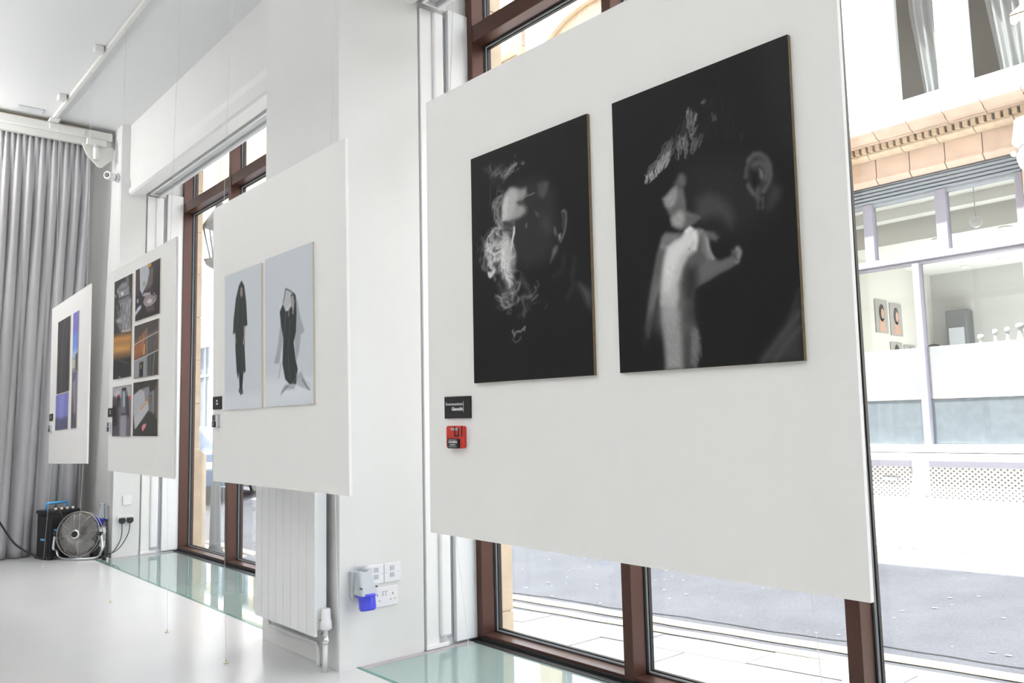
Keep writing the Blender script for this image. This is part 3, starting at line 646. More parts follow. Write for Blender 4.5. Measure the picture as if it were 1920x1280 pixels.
for y in (1.62, .4): MB().box(-7.765, -7.735, y-.14, y+.14, 3.67, 3.72).build('joint_plate', RAIL, t, .006)
t = thing('curtain_motor', 'white drive motor on a triangular bracket at the end of the curtain rail', 'motor', (-7.74, 1.88, 3.58))
MB().prism([(-7.745, 1.735, 3.60), (-7.745, 2.0, 3.60), (-7.745, 2.0, 3.50), (-7.745, 1.905, 3.40), (-7.745, 1.875, 3.40), (-7.745, 1.775, 3.50)], (-.012, 0, 0)).build('bracket', RAIL, t, .004)
MB().box(-7.745, -7.70, 1.77, 1.93, 3.585, 3.64).build('gear_box', RAIL, t, .006)
MB().cyl((-7.705, 1.845, 3.585), (-7.705, 1.845, 3.45), .024).build('motor_body', RAIL, t); MB().cyl((-7.705, 1.845, 3.56), (-7.705, 1.845, 3.575), .026).build('collar', CEEG, t)
t = thing('security_camera', 'small white security camera with a black lens on the far pier', 'camera', (-7.66, 2.0, 3.31))
MB().cyl((-7.66, 2.02, 3.312), (-7.66, 2.00, 3.312), .045).build('base', PLAST, t)
MB().cyl((-7.68, 2.01, 3.312), (-7.615, 1.915, 3.306), .034).build('housing', PLAST, t); MB().cyl((-7.615, 1.915, 3.306), (-7.612, 1.910, 3.3055), .023).build('lens', BLK, t)
# curtain
def sstep1(x): x = min(1, max(0, x)); return x*x*(3-2*x)
def curtain():
    ny, nz = 900, 40; V = []; rng = np.random.RandomState(4)
    y0, y1 = -3.6, 1.83
    fr = [(rng.uniform(5, 9), rng.uniform(0, 6.3)) for _ in range(4)]; fm = [(rng.uniform(13, 22), rng.uniform(0, 6.3)) for _ in range(4)]; ft = [(rng.uniform(62, 84), rng.uniform(0, 6.3)) for _ in range(3)]
    for j in range(nz+1):
        t = j/nz; z = 3.605-3.595*t
        yend = y1+.085*t
        for i in range(ny+1):
            u = i/ny; y = y0+(yend-y0)*u
            s = 30*u*(y1-y0)/5.43
            ph = .9*math.sin(2.3*y+.4)+.5*math.sin(5.1*y+1.3)
            pt = abs(math.sin(PI*y/.042+2*ph)); pm = abs(math.sin(PI*y/.082+1.5*ph+.5*math.sin(4*t+3*y))); pl = abs(math.sin(PI*y/.150+1.1*ph+.4*math.sin(2.5*t+2*y)))
            wt = math.exp(-(t/.10)**2); wl = sstep1((t-.18)/.5); wm = (1-wt)*(1-.55*wl)
            d = .030*wt*pt**.7+.075*wm*pm**.6+.105*wl*pl**.55+.05*math.sin(1.9*y+1)*t
            V.append((-7.86-.42*t+d, y, z))
    F = [(j*(ny+1)+i, j*(ny+1)+i+1, (j+1)*(ny+1)+i+1, (j+1)*(ny+1)+i) for j in range(nz) for i in range(ny)]
    b = MB(); b.add(V, F, smooth=True)
    o = b.build('curtain', CURT, loc=(-7.9, 0, 0)); tag(o, 'floor-length pleated grey curtain hanging across the far end of the room', 'curtain')
    m = o.modifiers.new('thick', 'SOLIDIFY'); m.thickness = .004
curtain()

# ------------------------------------------------------------------ pictures on the hanging boards
PAINT = {
'p1a': ((46, 46, 47), [
('P',[0.207,0.805,0.258,0.822,0.372,0.813,0.466,0.798,0.524,0.736,0.535,0.633,0.516,0.52,0.454,0.467,0.353,0.46,0.273,0.494,0.218,0.592],0.05,58,1),
('P',[0.431,0.789,0.465,0.792,0.494,0.78,0.488,0.744,0.463,0.725,0.433,0.745],0.016,82,0.8),
('L',[0.48,0.781,0.468,0.759,0.452,0.736],0.008,0.012,92,0.6),
('P',[0.457,0.653,0.483,0.632,0.498,0.598,0.481,0.579,0.448,0.612],0.04,76,0.7),
('P',[0.411,0.681,0.43,0.669,0.436,0.652,0.419,0.661],0.01,100,0.7),
('L',[0.359,0.638,0.354,0.632,0.36,0.625],0.006,0.005,118,0.9),
('P',[0.211,0.753,0.225,0.79,0.258,0.81,0.283,0.81,0.327,0.791,0.36,0.789,0.363,0.763,0.342,0.745,0.305,0.739,0.341,0.72,0.346,0.692,0.324,0.674,0.287,0.673,0.25,0.669,0.222,0.678,0.206,0.674],0.016,142,1),
('P',[0.21,0.747,0.23,0.788,0.262,0.806,0.295,0.794,0.31,0.771,0.297,0.746,0.293,0.719,0.279,0.688,0.246,0.675,0.208,0.676],0.02,178,0.95),
('P',[0.211,0.741,0.225,0.77,0.244,0.78,0.247,0.734,0.238,0.691,0.209,0.678],0.012,200,0.8),
('P',[0.304,0.739,0.326,0.741,0.345,0.722,0.341,0.715,0.313,0.725],0.01,72,0.8),
('L',[0.292,0.691,0.321,0.702,0.345,0.697],0.03,0.02,160,0.6),
('B',[0.215,0.786,0.339,0.782,0.344,0.686,0.287,0.675,0.212,0.679],150,0.02,0.003,0,180,140,0.35),
('P',[0.207,0.676,0.245,0.67,0.288,0.667,0.286,0.636,0.273,0.616,0.251,0.592,0.22,0.615,0.205,0.64],0.01,98,1),
('P',[0.212,0.673,0.245,0.669,0.278,0.655,0.269,0.64,0.236,0.646,0.215,0.655],0.01,66,0.8),
('L',[0.221,0.637,0.244,0.636,0.265,0.626],0.008,0.006,60,0.7),
('P',[0.206,0.634,0.24,0.622,0.251,0.592,0.266,0.573,0.266,0.528,0.24,0.477,0.201,0.482],0.014,160,0.95),
('P',[0.28,0.642,0.288,0.639,0.287,0.614,0.276,0.588,0.269,0.561,0.263,0.543,0.255,0.552,0.266,0.59,0.276,0.622],0.006,214,1),
('L',[0.251,0.592,0.266,0.567],0.012,0.012,150,0.8),
('L',[0.568,0.648,0.576,0.651,0.586,0.641,0.588,0.612,0.582,0.582,0.57,0.553,0.554,0.532],0.008,0.008,112,1),
('L',[0.568,0.637,0.573,0.615,0.568,0.585],0.008,0.01,88,0.8),
('P',[0.519,0.599,0.527,0.592,0.534,0.57,0.528,0.556,0.518,0.573],0.008,104,0.9),
('P',[0.541,0.561,0.556,0.563,0.556,0.545,0.544,0.536],0.008,140,0.9),
('P',[0.509,0.506,0.523,0.519,0.539,0.516,0.533,0.496,0.507,0.469,0.493,0.455],0.012,104,0.9),
('S',[0.224,0.863,0.234,0.874,0.256,0.888,0.281,0.894,0.304,0.9],0.012,0.01,150,0.9),
('S',[0.335,0.89,0.344,0.893],0.008,0.006,130,0.9),
('B',[0.217,0.86,0.26,0.89,0.294,0.896,0.276,0.875,0.234,0.851],50,0.03,0.003,20,90,150,0.7),
('F',[0.091,0.919,0.132,0.927,0.209,0.882,0.227,0.841,0.198,0.813,0.169,0.825,0.13,0.88,0.095,0.903],0.03,120,0.75),
('L',[0.338,0.748,0.362,0.754,0.39,0.755,0.41,0.757],0.005,0.004,120,0.9),
('L',[0.133,0.85,0.129,0.764],0.006,0.008,72,0.7),
('S',[0.206,0.785,0.18,0.771,0.162,0.746,0.174,0.703,0.19,0.66],0.012,0.012,150,0.9),
('S',[0.21,0.776,0.19,0.757,0.183,0.724,0.197,0.687,0.186,0.666],0.01,0.01,150,0.8),
('F',[0.209,0.788,0.176,0.772,0.158,0.741,0.169,0.692,0.203,0.652,0.208,0.673],0.01,140,0.8),
('S',[0.198,0.653,0.164,0.656,0.137,0.641,0.141,0.611,0.167,0.59],0.012,0.01,175,0.95),
('S',[0.189,0.637,0.151,0.65,0.124,0.632,0.101,0.607,0.114,0.581,0.144,0.571],0.01,0.008,160,0.9),
('S',[0.087,0.592,0.064,0.566,0.046,0.534],0.014,0.012,112,0.8),
('S',[0.167,0.601,0.123,0.574,0.1,0.555,0.121,0.523],0.012,0.012,160,0.9),
('F',[0.124,0.643,0.203,0.652,0.275,0.538,0.285,0.47,0.081,0.5,0.091,0.556,0.097,0.607],0.02,190,0.95),
('F',[0.097,0.6,0.268,0.571,0.266,0.532,0.278,0.491,0.272,0.453,0.267,0.399,0.249,0.373,0.221,0.399,0.189,0.454,0.16,0.492,0.129,0.485,0.094,0.485,0.081,0.521,0.087,0.561],0.02,205,1),
('P',[0.201,0.576,0.259,0.561,0.274,0.497,0.267,0.426,0.249,0.376,0.225,0.41,0.202,0.463,0.187,0.533],0.03,178,0.7),
('F',[0.201,0.576,0.267,0.565,0.272,0.431,0.245,0.377,0.197,0.464],0.02,225,0.8),
('S',[0.169,0.525,0.16,0.498,0.168,0.474],0.01,0.01,60,0.6),
('S',[0.087,0.561,0.084,0.526,0.092,0.491],0.014,0.01,180,0.9),
('P',[0.105,0.47,0.109,0.477,0.129,0.471,0.146,0.483,0.155,0.479,0.153,0.465,0.132,0.448,0.119,0.445,0.107,0.457],0.006,196,1),
('S',[0.146,0.449,0.154,0.433],0.014,0.01,120,0.8),
('S',[0.264,0.46,0.293,0.45],0.01,0.01,120,0.7),
('S',[0.265,0.532,0.282,0.502,0.269,0.465],0.012,0.012,150,0.8),
('S',[0.283,0.413,0.304,0.409,0.288,0.38,0.26,0.367],0.012,0.01,150,0.8),
('S',[0.16,0.362,0.182,0.354,0.194,0.324,0.214,0.31,0.243,0.314,0.265,0.333,0.274,0.359],0.01,0.008,170,0.95),
('S',[0.195,0.361,0.228,0.37,0.265,0.355,0.252,0.329],0.008,0.008,160,0.9),
('S',[0.182,0.357,0.215,0.35,0.236,0.325,0.214,0.314],0.008,0.008,140,0.8),
('S',[0.175,0.411,0.204,0.379,0.237,0.364],0.02,0.02,90,0.7),
('F',[0.161,0.365,0.274,0.365,0.264,0.322,0.214,0.31,0.181,0.331],0.02,130,0.6),
('S',[0.324,0.41,0.35,0.372,0.369,0.334],0.02,0.016,84,0.8),
('S',[0.301,0.329,0.334,0.339,0.373,0.334],0.014,0.012,120,0.8),
('S',[0.405,0.37,0.414,0.353,0.388,0.324],0.008,0.008,116,0.9),
('S',[0.423,0.344,0.388,0.319],0.008,0.006,110,0.8),
('S',[0.331,0.32,0.332,0.303],0.012,0.012,100,0.8),
('S',[0.344,0.291,0.33,0.266],0.012,0.012,100,0.8),
('F',[0.274,0.239,0.325,0.321,0.381,0.336,0.348,0.291,0.307,0.252],0.03,80,0.7),
('L',[0.258,0.205,0.272,0.184,0.277,0.196,0.293,0.202,0.309,0.198,0.321,0.207,0.338,0.216,0.331,0.201],0.006,0.005,150,0.9),
('L',[0.265,0.212,0.268,0.185,0.262,0.169,0.276,0.156,0.298,0.161,0.311,0.176],0.004,0.005,105,0.9),
('P',[0.649,0.349,0.679,0.33,0.706,0.306,0.703,0.258,0.687,0.274,0.665,0.322],0.03,92,0.9),
('L',[0.612,0.4,0.617,0.348,0.584,0.306],0.01,0.02,62,0.8),
('L',[0.572,0.468,0.556,0.418,0.512,0.398],0.012,0.02,60,0.7),
('L',[0.628,0.454,0.62,0.409],0.012,0.02,62,0.7),
]),
'p1b': ((45, 45, 46), [
('P',[0.324,0.669,0.382,0.687,0.512,0.654,0.639,0.552,0.633,0.465,0.532,0.425,0.387,0.453,0.316,0.53],0.09,54,0.9),
('P',[0.362,0.563,0.406,0.572,0.447,0.555,0.48,0.522,0.5,0.472,0.487,0.444,0.454,0.481,0.419,0.493,0.383,0.49,0.352,0.501],0.03,74,0.9),
('P',[0.27,0.638,0.304,0.66,0.32,0.648,0.316,0.622,0.301,0.609,0.282,0.619],0.014,92,0.9),
('P',[0.22,0.594,0.239,0.604,0.263,0.623,0.276,0.628,0.308,0.607,0.315,0.563,0.316,0.53,0.347,0.513,0.371,0.498,0.345,0.482,0.313,0.472,0.287,0.47,0.256,0.491,0.248,0.522,0.242,0.545,0.227,0.565],0.012,104,1),
('P',[0.223,0.591,0.238,0.6,0.263,0.618,0.277,0.62,0.281,0.592,0.269,0.561,0.249,0.549,0.23,0.57],0.016,152,0.95),
('P',[0.252,0.516,0.291,0.541,0.309,0.521,0.309,0.499,0.294,0.481,0.272,0.485,0.256,0.496],0.016,158,0.95),
('L',[0.249,0.547,0.279,0.551,0.298,0.545],0.014,0.014,92,0.7),
('L',[0.297,0.653,0.306,0.63],0.02,0.014,104,0.7),
('B',[0.225,0.593,0.276,0.62,0.313,0.585,0.316,0.519,0.294,0.481,0.256,0.493],110,0.015,0.003,0,180,100,0.35),
('P',[0.315,0.514,0.359,0.505,0.368,0.496,0.339,0.485,0.313,0.482],0.012,92,0.8),
('P',[0.558,0.647,0.572,0.657,0.589,0.66,0.61,0.65,0.628,0.63,0.639,0.597,0.635,0.563,0.619,0.537,0.602,0.521,0.587,0.512,0.577,0.527,0.565,0.544,0.555,0.572],0.01,64,1),
('P',[0.541,0.593,0.547,0.62,0.559,0.65,0.568,0.645,0.56,0.616,0.555,0.587,0.545,0.589],0.008,80,0.9),
('L',[0.562,0.644,0.581,0.658,0.602,0.654,0.623,0.636,0.635,0.608,0.636,0.578,0.629,0.555,0.611,0.534],0.014,0.01,88,1),
('L',[0.581,0.626,0.601,0.627,0.62,0.612,0.625,0.59,0.618,0.572],0.014,0.012,92,0.9),
('P',[0.597,0.607,0.607,0.6,0.611,0.581,0.605,0.574,0.598,0.582],0.008,118,0.9),
('P',[0.566,0.61,0.593,0.598,0.596,0.562,0.581,0.541,0.566,0.564],0.016,40,0.9),
('L',[0.556,0.564,0.566,0.544,0.575,0.532],0.012,0.008,100,0.8),
('L',[0.59,0.544,0.585,0.52,0.593,0.511],0.012,0.01,86,0.9),
('L',[0.587,0.509,0.588,0.484],0.008,0.008,78,0.8),
('L',[0.607,0.513,0.603,0.481],0.007,0.006,84,0.8),
('P',[0.639,0.552,0.669,0.526,0.662,0.498,0.634,0.475,0.617,0.473,0.626,0.516],0.02,66,0.9),
('B',[0.143,0.667,0.155,0.699,0.194,0.723,0.23,0.767,0.264,0.775,0.269,0.743,0.248,0.71,0.219,0.683,0.17,0.661],150,0.035,0.0028,45,75,150,0.75),
('B',[0.139,0.665,0.151,0.688,0.193,0.701,0.213,0.685,0.17,0.664,0.156,0.66],60,0.012,0.003,20,150,200,0.95),
('B',[0.193,0.706,0.229,0.737,0.252,0.731,0.24,0.7,0.206,0.686],60,0.03,0.003,45,75,195,0.85),
('B',[0.287,0.766,0.329,0.766,0.336,0.709,0.307,0.709,0.284,0.706],36,0.035,0.0028,70,100,175,0.85),
('B',[0.341,0.752,0.386,0.756,0.382,0.735,0.332,0.705],26,0.035,0.0028,55,75,150,0.8),
('B',[0.33,0.865,0.373,0.852,0.369,0.788,0.349,0.766,0.331,0.787],55,0.02,0.0032,60,90,165,0.9),
('B',[0.273,0.803,0.327,0.833,0.329,0.766,0.271,0.77],40,0.04,0.002,50,70,88,0.7),
('B',[0.377,0.881,0.4,0.885,0.399,0.877],8,0.012,0.0025,10,40,150,0.8),
('B',[0.433,0.823,0.445,0.82,0.444,0.801,0.432,0.802],8,0.012,0.003,60,90,120,0.8),
('B',[0.393,0.879,0.512,0.842,0.55,0.706,0.398,0.747],60,0.03,0.002,60,110,62,0.6),
('P',[0.129,0.12,0.123,0.145,0.137,0.225,0.16,0.316,0.183,0.401,0.208,0.46,0.23,0.473,0.26,0.464,0.291,0.458,0.262,0.438,0.235,0.43,0.217,0.377,0.202,0.304,0.175,0.245,0.157,0.185,0.138,0.119],0.012,96,1),
('P',[0.121,0.096,0.128,0.164,0.158,0.198,0.142,0.125],0.03,60,0.9),
('P',[0.208,0.447,0.222,0.469,0.285,0.457,0.258,0.441,0.231,0.434,0.207,0.413],0.012,118,0.9),
('L',[0.208,0.428,0.219,0.42],0.012,0.01,132,0.8),
('P',[0.199,0.249,0.33,0.214,0.333,0.167,0.351,0.106,0.351,0.059,0.332,-0.002,0.207,0.0,0.205,0.071,0.196,0.169],0.012,78,1),
('P',[0.197,0.243,0.248,0.243,0.274,0.185,0.276,0.125,0.278,0.065,0.276,-0.001,0.208,0.0,0.206,0.07,0.198,0.169],0.022,148,0.95),
('P',[0.319,0.138,0.343,0.124,0.348,0.083,0.332,0.008,0.315,0.021],0.016,112,0.8),
('B',[0.199,0.23,0.273,0.233,0.277,0.101,0.276,-0.0,0.209,0.003,0.2,0.156],150,0.03,0.002,285,325,96,0.35),
('B',[0.204,0.193,0.264,0.21,0.275,-0.0,0.212,0.004],70,0.025,0.002,285,320,172,0.3),
('B',[0.319,0.144,0.346,0.118,0.346,0.06,0.325,0.003,0.308,0.015],60,0.02,0.0025,285,325,135,0.6),
('P',[0.198,0.292,0.204,0.329,0.218,0.389,0.231,0.424,0.258,0.438,0.289,0.446,0.308,0.466,0.327,0.474,0.341,0.463,0.362,0.461,0.378,0.454,0.4,0.44,0.401,0.401,0.406,0.364,0.429,0.346,0.442,0.34,0.483,0.349,0.487,0.368,0.511,0.373,0.522,0.363,0.511,0.327,0.48,0.311,0.433,0.298,0.397,0.283,0.365,0.274,0.34,0.261,0.33,0.209,0.198,0.23],0.01,92,1),
('P',[0.383,0.449,0.421,0.439,0.439,0.419,0.429,0.408,0.405,0.418,0.392,0.432],0.012,100,0.9),
('P',[0.355,0.331,0.402,0.359,0.435,0.336,0.482,0.34,0.495,0.327,0.44,0.309,0.384,0.288,0.359,0.279],0.02,104,0.8),
('P',[0.195,0.237,0.202,0.304,0.217,0.383,0.232,0.423,0.262,0.436,0.291,0.445,0.312,0.464,0.327,0.471,0.338,0.461,0.358,0.457,0.374,0.451,0.356,0.421,0.351,0.391,0.317,0.373,0.294,0.34,0.28,0.293,0.27,0.24,0.257,0.211,0.198,0.224],0.016,176,1),
('P',[0.201,0.267,0.212,0.352,0.234,0.417,0.269,0.435,0.311,0.447,0.32,0.409,0.281,0.373,0.259,0.315,0.24,0.244],0.024,208,0.95),
('P',[0.308,0.463,0.327,0.47,0.341,0.459,0.354,0.451,0.346,0.423,0.32,0.409,0.303,0.436],0.014,205,0.9),
('L',[0.347,0.45,0.353,0.421,0.344,0.399],0.012,0.012,222,0.7),
('L',[0.315,0.462,0.327,0.469,0.336,0.464],0.01,0.008,228,0.8),
('P',[0.374,0.451,0.389,0.439,0.4,0.413,0.403,0.377,0.415,0.351,0.395,0.354,0.376,0.387],0.014,140,0.8),
('L',[0.392,0.421,0.398,0.389,0.415,0.354],0.008,0.008,168,0.7),
('L',[0.365,0.45,0.381,0.416,0.382,0.38],0.012,0.014,104,0.7),
('P',[0.279,0.281,0.315,0.337,0.348,0.332,0.349,0.278,0.334,0.226,0.295,0.231],0.03,52,0.85),
('L',[0.507,0.371,0.516,0.355,0.505,0.33],0.012,0.01,140,0.9),
('L',[0.487,0.36,0.505,0.334],0.006,0.006,70,0.7),
('B',[0.204,0.354,0.288,0.365,0.281,0.238,0.2,0.236],70,0.025,0.002,280,330,150,0.35),
('P',[0.2,0.273,0.264,0.265,0.275,0.209,0.278,0.16,0.201,0.168],0.09,166,0.75),
('P',[0.31,0.241,0.334,0.226,0.337,0.154,0.291,0.159],0.06,54,0.7),
('L',[0.322,0.401,0.323,0.398],0.004,0.003,120,0.9),
('P',[0.572,0.004,0.623,0.067,0.683,0.128,0.712,0.171,0.712,-0.0],0.03,66,0.9),
('L',[0.582,0.01,0.642,0.073,0.708,0.142],0.014,0.016,84,0.6),
('L',[0.619,0.006,0.669,0.063,0.713,0.1],0.014,0.016,82,0.6),
('L',[0.673,0.112,0.713,0.209],0.012,0.016,72,0.6),
('P',[0.649,1.006,0.711,0.993,0.722,0.672,0.685,0.682],0.12,56,0.8),
]),
'p3a': ((202, 207, 213), [
('P',[-0.031,0.118,0.67,0.111,0.666,-0.02,-0.013,-0.003],0.05,(214,219,224),0.8),
('P',[0.311,0.925,0.36,0.877,0.391,0.765,0.413,0.591,0.375,0.585,0.363,0.44,0.381,0.269,0.354,0.248,0.343,0.272,0.321,0.142,0.304,0.101,0.259,0.125,0.275,0.152,0.262,0.261,0.246,0.215,0.224,0.264,0.2,0.423,0.195,0.554,0.155,0.549,0.166,0.651,0.209,0.806,0.263,0.892],0.008,(66,70,70),1),
('P',[0.294,0.877,0.325,0.87,0.332,0.821,0.308,0.796,0.285,0.828],0.006,(150,140,138),1),
('L',[0.36,0.581,0.362,0.518,0.345,0.465],0.018,0.008,(186,165,158),1),
('L',[0.195,0.543,0.205,0.486],0.012,0.006,(176,160,154),0.9),
('L',[0.286,0.267,0.283,0.144],0.018,0.006,(58,58,62),1),
('L',[0.328,0.265,0.309,0.142],0.018,0.006,(58,58,62),1),
('P',[0.259,0.145,0.329,0.149,0.335,0.11,0.289,0.099],0.006,(88,88,92),1),
('L',[0.268,0.782,0.232,0.611],0.01,0.01,(84,88,88),0.7),
('L',[0.345,0.756,0.317,0.289],0.01,0.012,(80,84,84),0.7),
]),
'p3b': ((200, 205, 212), [
('P',[-0.01,0.188,0.688,0.161,0.682,0.003,-0.008,-0.001],0.06,(216,221,226),0.9),
('P',[0.446,0.702,0.481,0.655,0.519,0.554,0.574,0.455,0.526,0.44,0.499,0.336,0.455,0.271,0.431,0.453],0.01,(150,156,160),0.75),
('P',[0.284,0.681,0.228,0.516,0.192,0.39,0.136,0.283,0.214,0.277,0.242,0.358,0.276,0.44,0.256,0.584],0.01,(150,156,160),0.7),
('L',[0.239,0.273,0.205,0.187],0.012,0.008,(150,156,160),0.8),
('P',[0.271,0.668,0.312,0.76,0.422,0.712,0.378,0.669,0.32,0.616,0.289,0.623],0.008,(176,178,180),0.8),
('L',[0.278,0.673,0.301,0.721,0.312,0.754],0.014,0.006,(110,112,112),0.9),
('L',[0.318,0.756,0.386,0.732,0.434,0.703],0.01,0.006,(90,92,92),0.9),
('P',[0.385,0.703,0.422,0.719,0.455,0.698,0.466,0.588,0.456,0.464,0.423,0.398,0.45,0.285,0.477,0.228,0.456,0.131,0.36,0.136,0.299,0.17,0.261,0.271,0.276,0.44,0.241,0.529,0.225,0.616,0.271,0.661,0.313,0.609,0.357,0.612,0.395,0.638],0.008,(62,66,66),1),
('P',[0.385,0.696,0.422,0.705,0.439,0.661,0.424,0.604,0.383,0.64],0.006,(168,160,156),0.9),
('L',[0.423,0.649,0.418,0.586],0.014,0.006,(180,170,165),0.9),
('L',[0.365,0.67,0.353,0.573],0.01,0.006,(170,165,160),0.8),
('L',[0.313,0.592,0.29,0.467],0.012,0.012,(90,94,94),0.8),
('L',[0.38,0.542,0.342,0.349,0.367,0.166],0.014,0.014,(82,86,86),0.8),
('S',[0.239,0.086,0.304,0.125,0.396,0.13,0.472,0.16,0.518,0.198,0.545,0.156,0.635,0.091],0.012,0.012,(126,130,134),0.8),
('P',[0.452,0.196,0.532,0.197,0.574,0.148,0.635,0.091,0.544,0.105,0.471,0.125],0.012,(160,165,170),0.7),
('P',[0.239,0.086,0.319,0.13,0.441,0.124,0.425,0.101,0.334,0.106],0.01,(150,155,160),0.7),
('L',[0.54,0.156,0.618,0.092],0.008,0.008,(100,104,108),0.8),
('L',[0.252,0.089,0.341,0.126],0.008,0.008,(100,104,108),0.8),
]),
'p2a': ((72, 72, 72), [
('P',[-0.028,0.441,0.622,0.415,0.62,0.339,-0.023,0.375],0.05,(196,142,84),1),
('P',[-0.023,0.375,0.62,0.339,0.616,0.212,-0.012,0.236],0.1,(214,160,96),1),
('P',[-0.012,0.236,0.618,0.234,0.62,0.189,-0.009,0.196],0.06,(120,96,78),0.9),
('P',[-0.015,0.196,0.62,0.189,0.626,-0.004,0.0,-0.004],0.03,(60,60,62),1),
('P',[0.178,0.196,0.532,0.136,0.546,0.124,0.207,0.178],0.01,(110,108,108),0.8),
('P',[0.19,0.024,0.273,0.015,0.247,0.001],0.01,(190,190,190),0.9),
('P',[0.257,0.954,0.406,0.95,0.518,0.894,0.546,0.804,0.488,0.785,0.39,0.8,0.163,0.807,0.105,0.906,0.156,0.927],0.02,(142,142,146),1),
('P',[0.378,1.028,0.501,0.99,0.518,0.901,0.433,0.916],0.02,(120,120,124),0.9),
('P',[0.138,0.796,0.511,0.795,0.607,0.759,0.587,0.685,0.219,0.732],0.02,(130,130,134),0.9),
('P',[0.237,0.862,0.312,0.86,0.339,0.83,0.251,0.83],0.012,(220,220,222),1),
('L',[0.138,0.804,0.511,0.802,0.531,0.863],0.014,0.008,(58,58,60),0.8),
('L',[0.158,0.897,0.41,0.884,0.506,0.903],0.01,0.008,(80,80,82),0.8),
('P',[0.271,0.718,0.369,0.732,0.585,0.727,0.609,0.447,0.286,0.461,0.255,0.561],0.02,(126,124,128),1),
('H',[0.036,0.752,0.595,0.754,0.616,0.446,0.262,0.46,0.048,0.588],0.02,(196,196,200),0.7),
('P',[0.074,0.599,0.202,0.611,0.255,0.561,0.128,0.563],0.02,(180,178,180),0.9),
('L',[0.286,0.465,0.598,0.449],0.018,0.01,(200,190,184),0.9),
('L',[0.029,0.858,0.056,0.846],0.02,0.01,(200,200,204),0.9),
('L',[0.105,0.906,0.133,0.871],0.02,0.01,(210,190,190),0.9),
]),
'p2b': ((66, 62, 64), [
('P',[0.254,1.015,0.784,1.014,0.885,0.8,0.725,0.623,0.427,0.474,0.285,0.574],0.02,(182,186,190),1),
('P',[0.005,0.983,0.256,0.987,0.202,0.475,0.04,0.482],0.03,(92,80,84),1),
('P',[0.741,1.001,0.977,0.997,0.961,0.928,0.789,0.934],0.015,(196,150,72),1),
('L',[0.48,0.67,0.544,0.702,0.636,0.649,0.528,0.623,0.48,0.67],0.03,0.015,(130,150,110),0.9),
('P',[0.878,0.894,1.089,0.901,1.069,0.589,0.733,0.515,0.556,0.538,0.725,0.623],0.03,(112,100,98),0.9),
('L',[0.963,0.604,0.903,0.546,0.911,0.439],0.025,0.015,(140,128,124),0.8),
('P',[0.429,0.447,0.56,0.484,0.91,0.452,0.956,0.4,0.565,0.416],0.02,(176,170,172),1),
('P',[0.505,0.329,0.61,0.404,0.913,0.412,1.233,0.345,1.281,0.26,1.096,0.217,0.755,0.204,0.576,0.252],0.015,(150,138,138),1),
('P',[0.704,0.304,0.875,0.337,1.048,0.302,1.01,0.241,0.795,0.253],0.012,(196,192,196),1),
('L',[0.529,0.299,0.711,0.21,1.013,0.201,1.24,0.252,1.318,0.321,1.124,0.411],0.016,0.01,(190,180,180),0.9),
('P',[0.624,0.206,0.929,0.184,1.183,0.18,1.148,0.079,0.763,0.096],0.03,(104,94,92),0.9),
('P',[0.001,0.182,0.171,0.259,0.397,0.274,0.356,0.21,0.088,0.131,-0.003,0.099],0.015,(186,190,200),1),
('P',[0.091,0.421,0.206,0.42,0.211,0.337,0.096,0.351],0.015,(170,170,178),0.9),
]),
'p2c': ((90, 84, 82), [
('P',[-0.025,0.62,0.701,0.882,0.773,0.418,0.022,0.345],0.02,(134,98,78),1),
('H',[-0.032,0.712,0.702,0.867,0.749,0.42,0.021,0.36],0.02,(196,132,84),0.7),
('P',[0.826,0.779,1.491,0.857,1.457,0.46,0.844,0.412],0.02,(96,92,92),1),
('H',[0.85,0.777,1.491,0.828,1.457,0.46,0.867,0.425],0.02,(136,110,100),0.6),
('P',[0.009,0.316,0.775,0.374,0.795,0.002,0.014,0.009],0.02,(150,150,156),1),
('P',[0.35,0.276,0.59,0.295,0.583,0.015,0.343,0.008],0.01,(60,58,58),1),
('P',[0.401,0.243,0.497,0.243,0.493,0.164,0.406,0.156],0.01,(170,150,90),0.8),
('P',[0.859,0.382,1.458,0.417,1.469,0.001,0.864,-0.003],0.02,(84,84,84),1),
('L',[1.01,0.341,0.978,0.018],0.03,0.01,(120,124,118),0.9),
('L',[1.236,0.365,1.159,0.021],0.04,0.015,(146,136,134),0.9),
('L',[-0.011,0.325,0.775,0.381,1.479,0.437],0.022,0.01,(190,190,192),1),
('L',[-0.016,0.642,0.758,0.712,1.493,0.77],0.02,0.01,(180,180,182),1),
('L',[0.773,0.889,0.841,-0.001],0.025,0.01,(176,178,180),1),
('P',[0.128,0.606,0.327,0.619,0.312,0.471,0.118,0.412],0.01,(170,110,70),0.8),
('P',[0.573,0.596,0.692,0.608,0.688,0.425,0.584,0.404],0.01,(200,160,120),0.8),
]),
'p2d': ((120, 116, 120), [
('P',[0.002,0.994,1.297,0.992,1.3,0.751,0.003,0.783],0.04,(176,172,178),1),
('P',[0.19,0.902,0.476,0.918,0.59,0.692,0.25,0.643],0.04,(196,190,198),0.9),
('P',[0.003,0.815,0.59,0.755,0.483,0.012,0.006,0.007],0.05,(92,88,92),1),
('P',[0.004,0.604,0.308,0.608,0.368,0.222,0.017,0.195],0.03,(62,60,62),1),
('P',[0.335,0.815,0.533,0.836,0.569,0.598,0.365,0.59],0.02,(70,64,68),1),
('P',[0.392,0.828,0.533,0.833,0.534,0.789,0.41,0.787],0.012,(200,70,84),1),
('P',[0.644,0.94,0.969,0.952,1.129,0.76,1.083,0.302,0.649,0.343,0.618,0.753],0.03,(112,116,120),1),
('P',[0.671,0.954,0.969,0.955,0.959,0.903,0.688,0.909],0.012,(52,50,52),1),
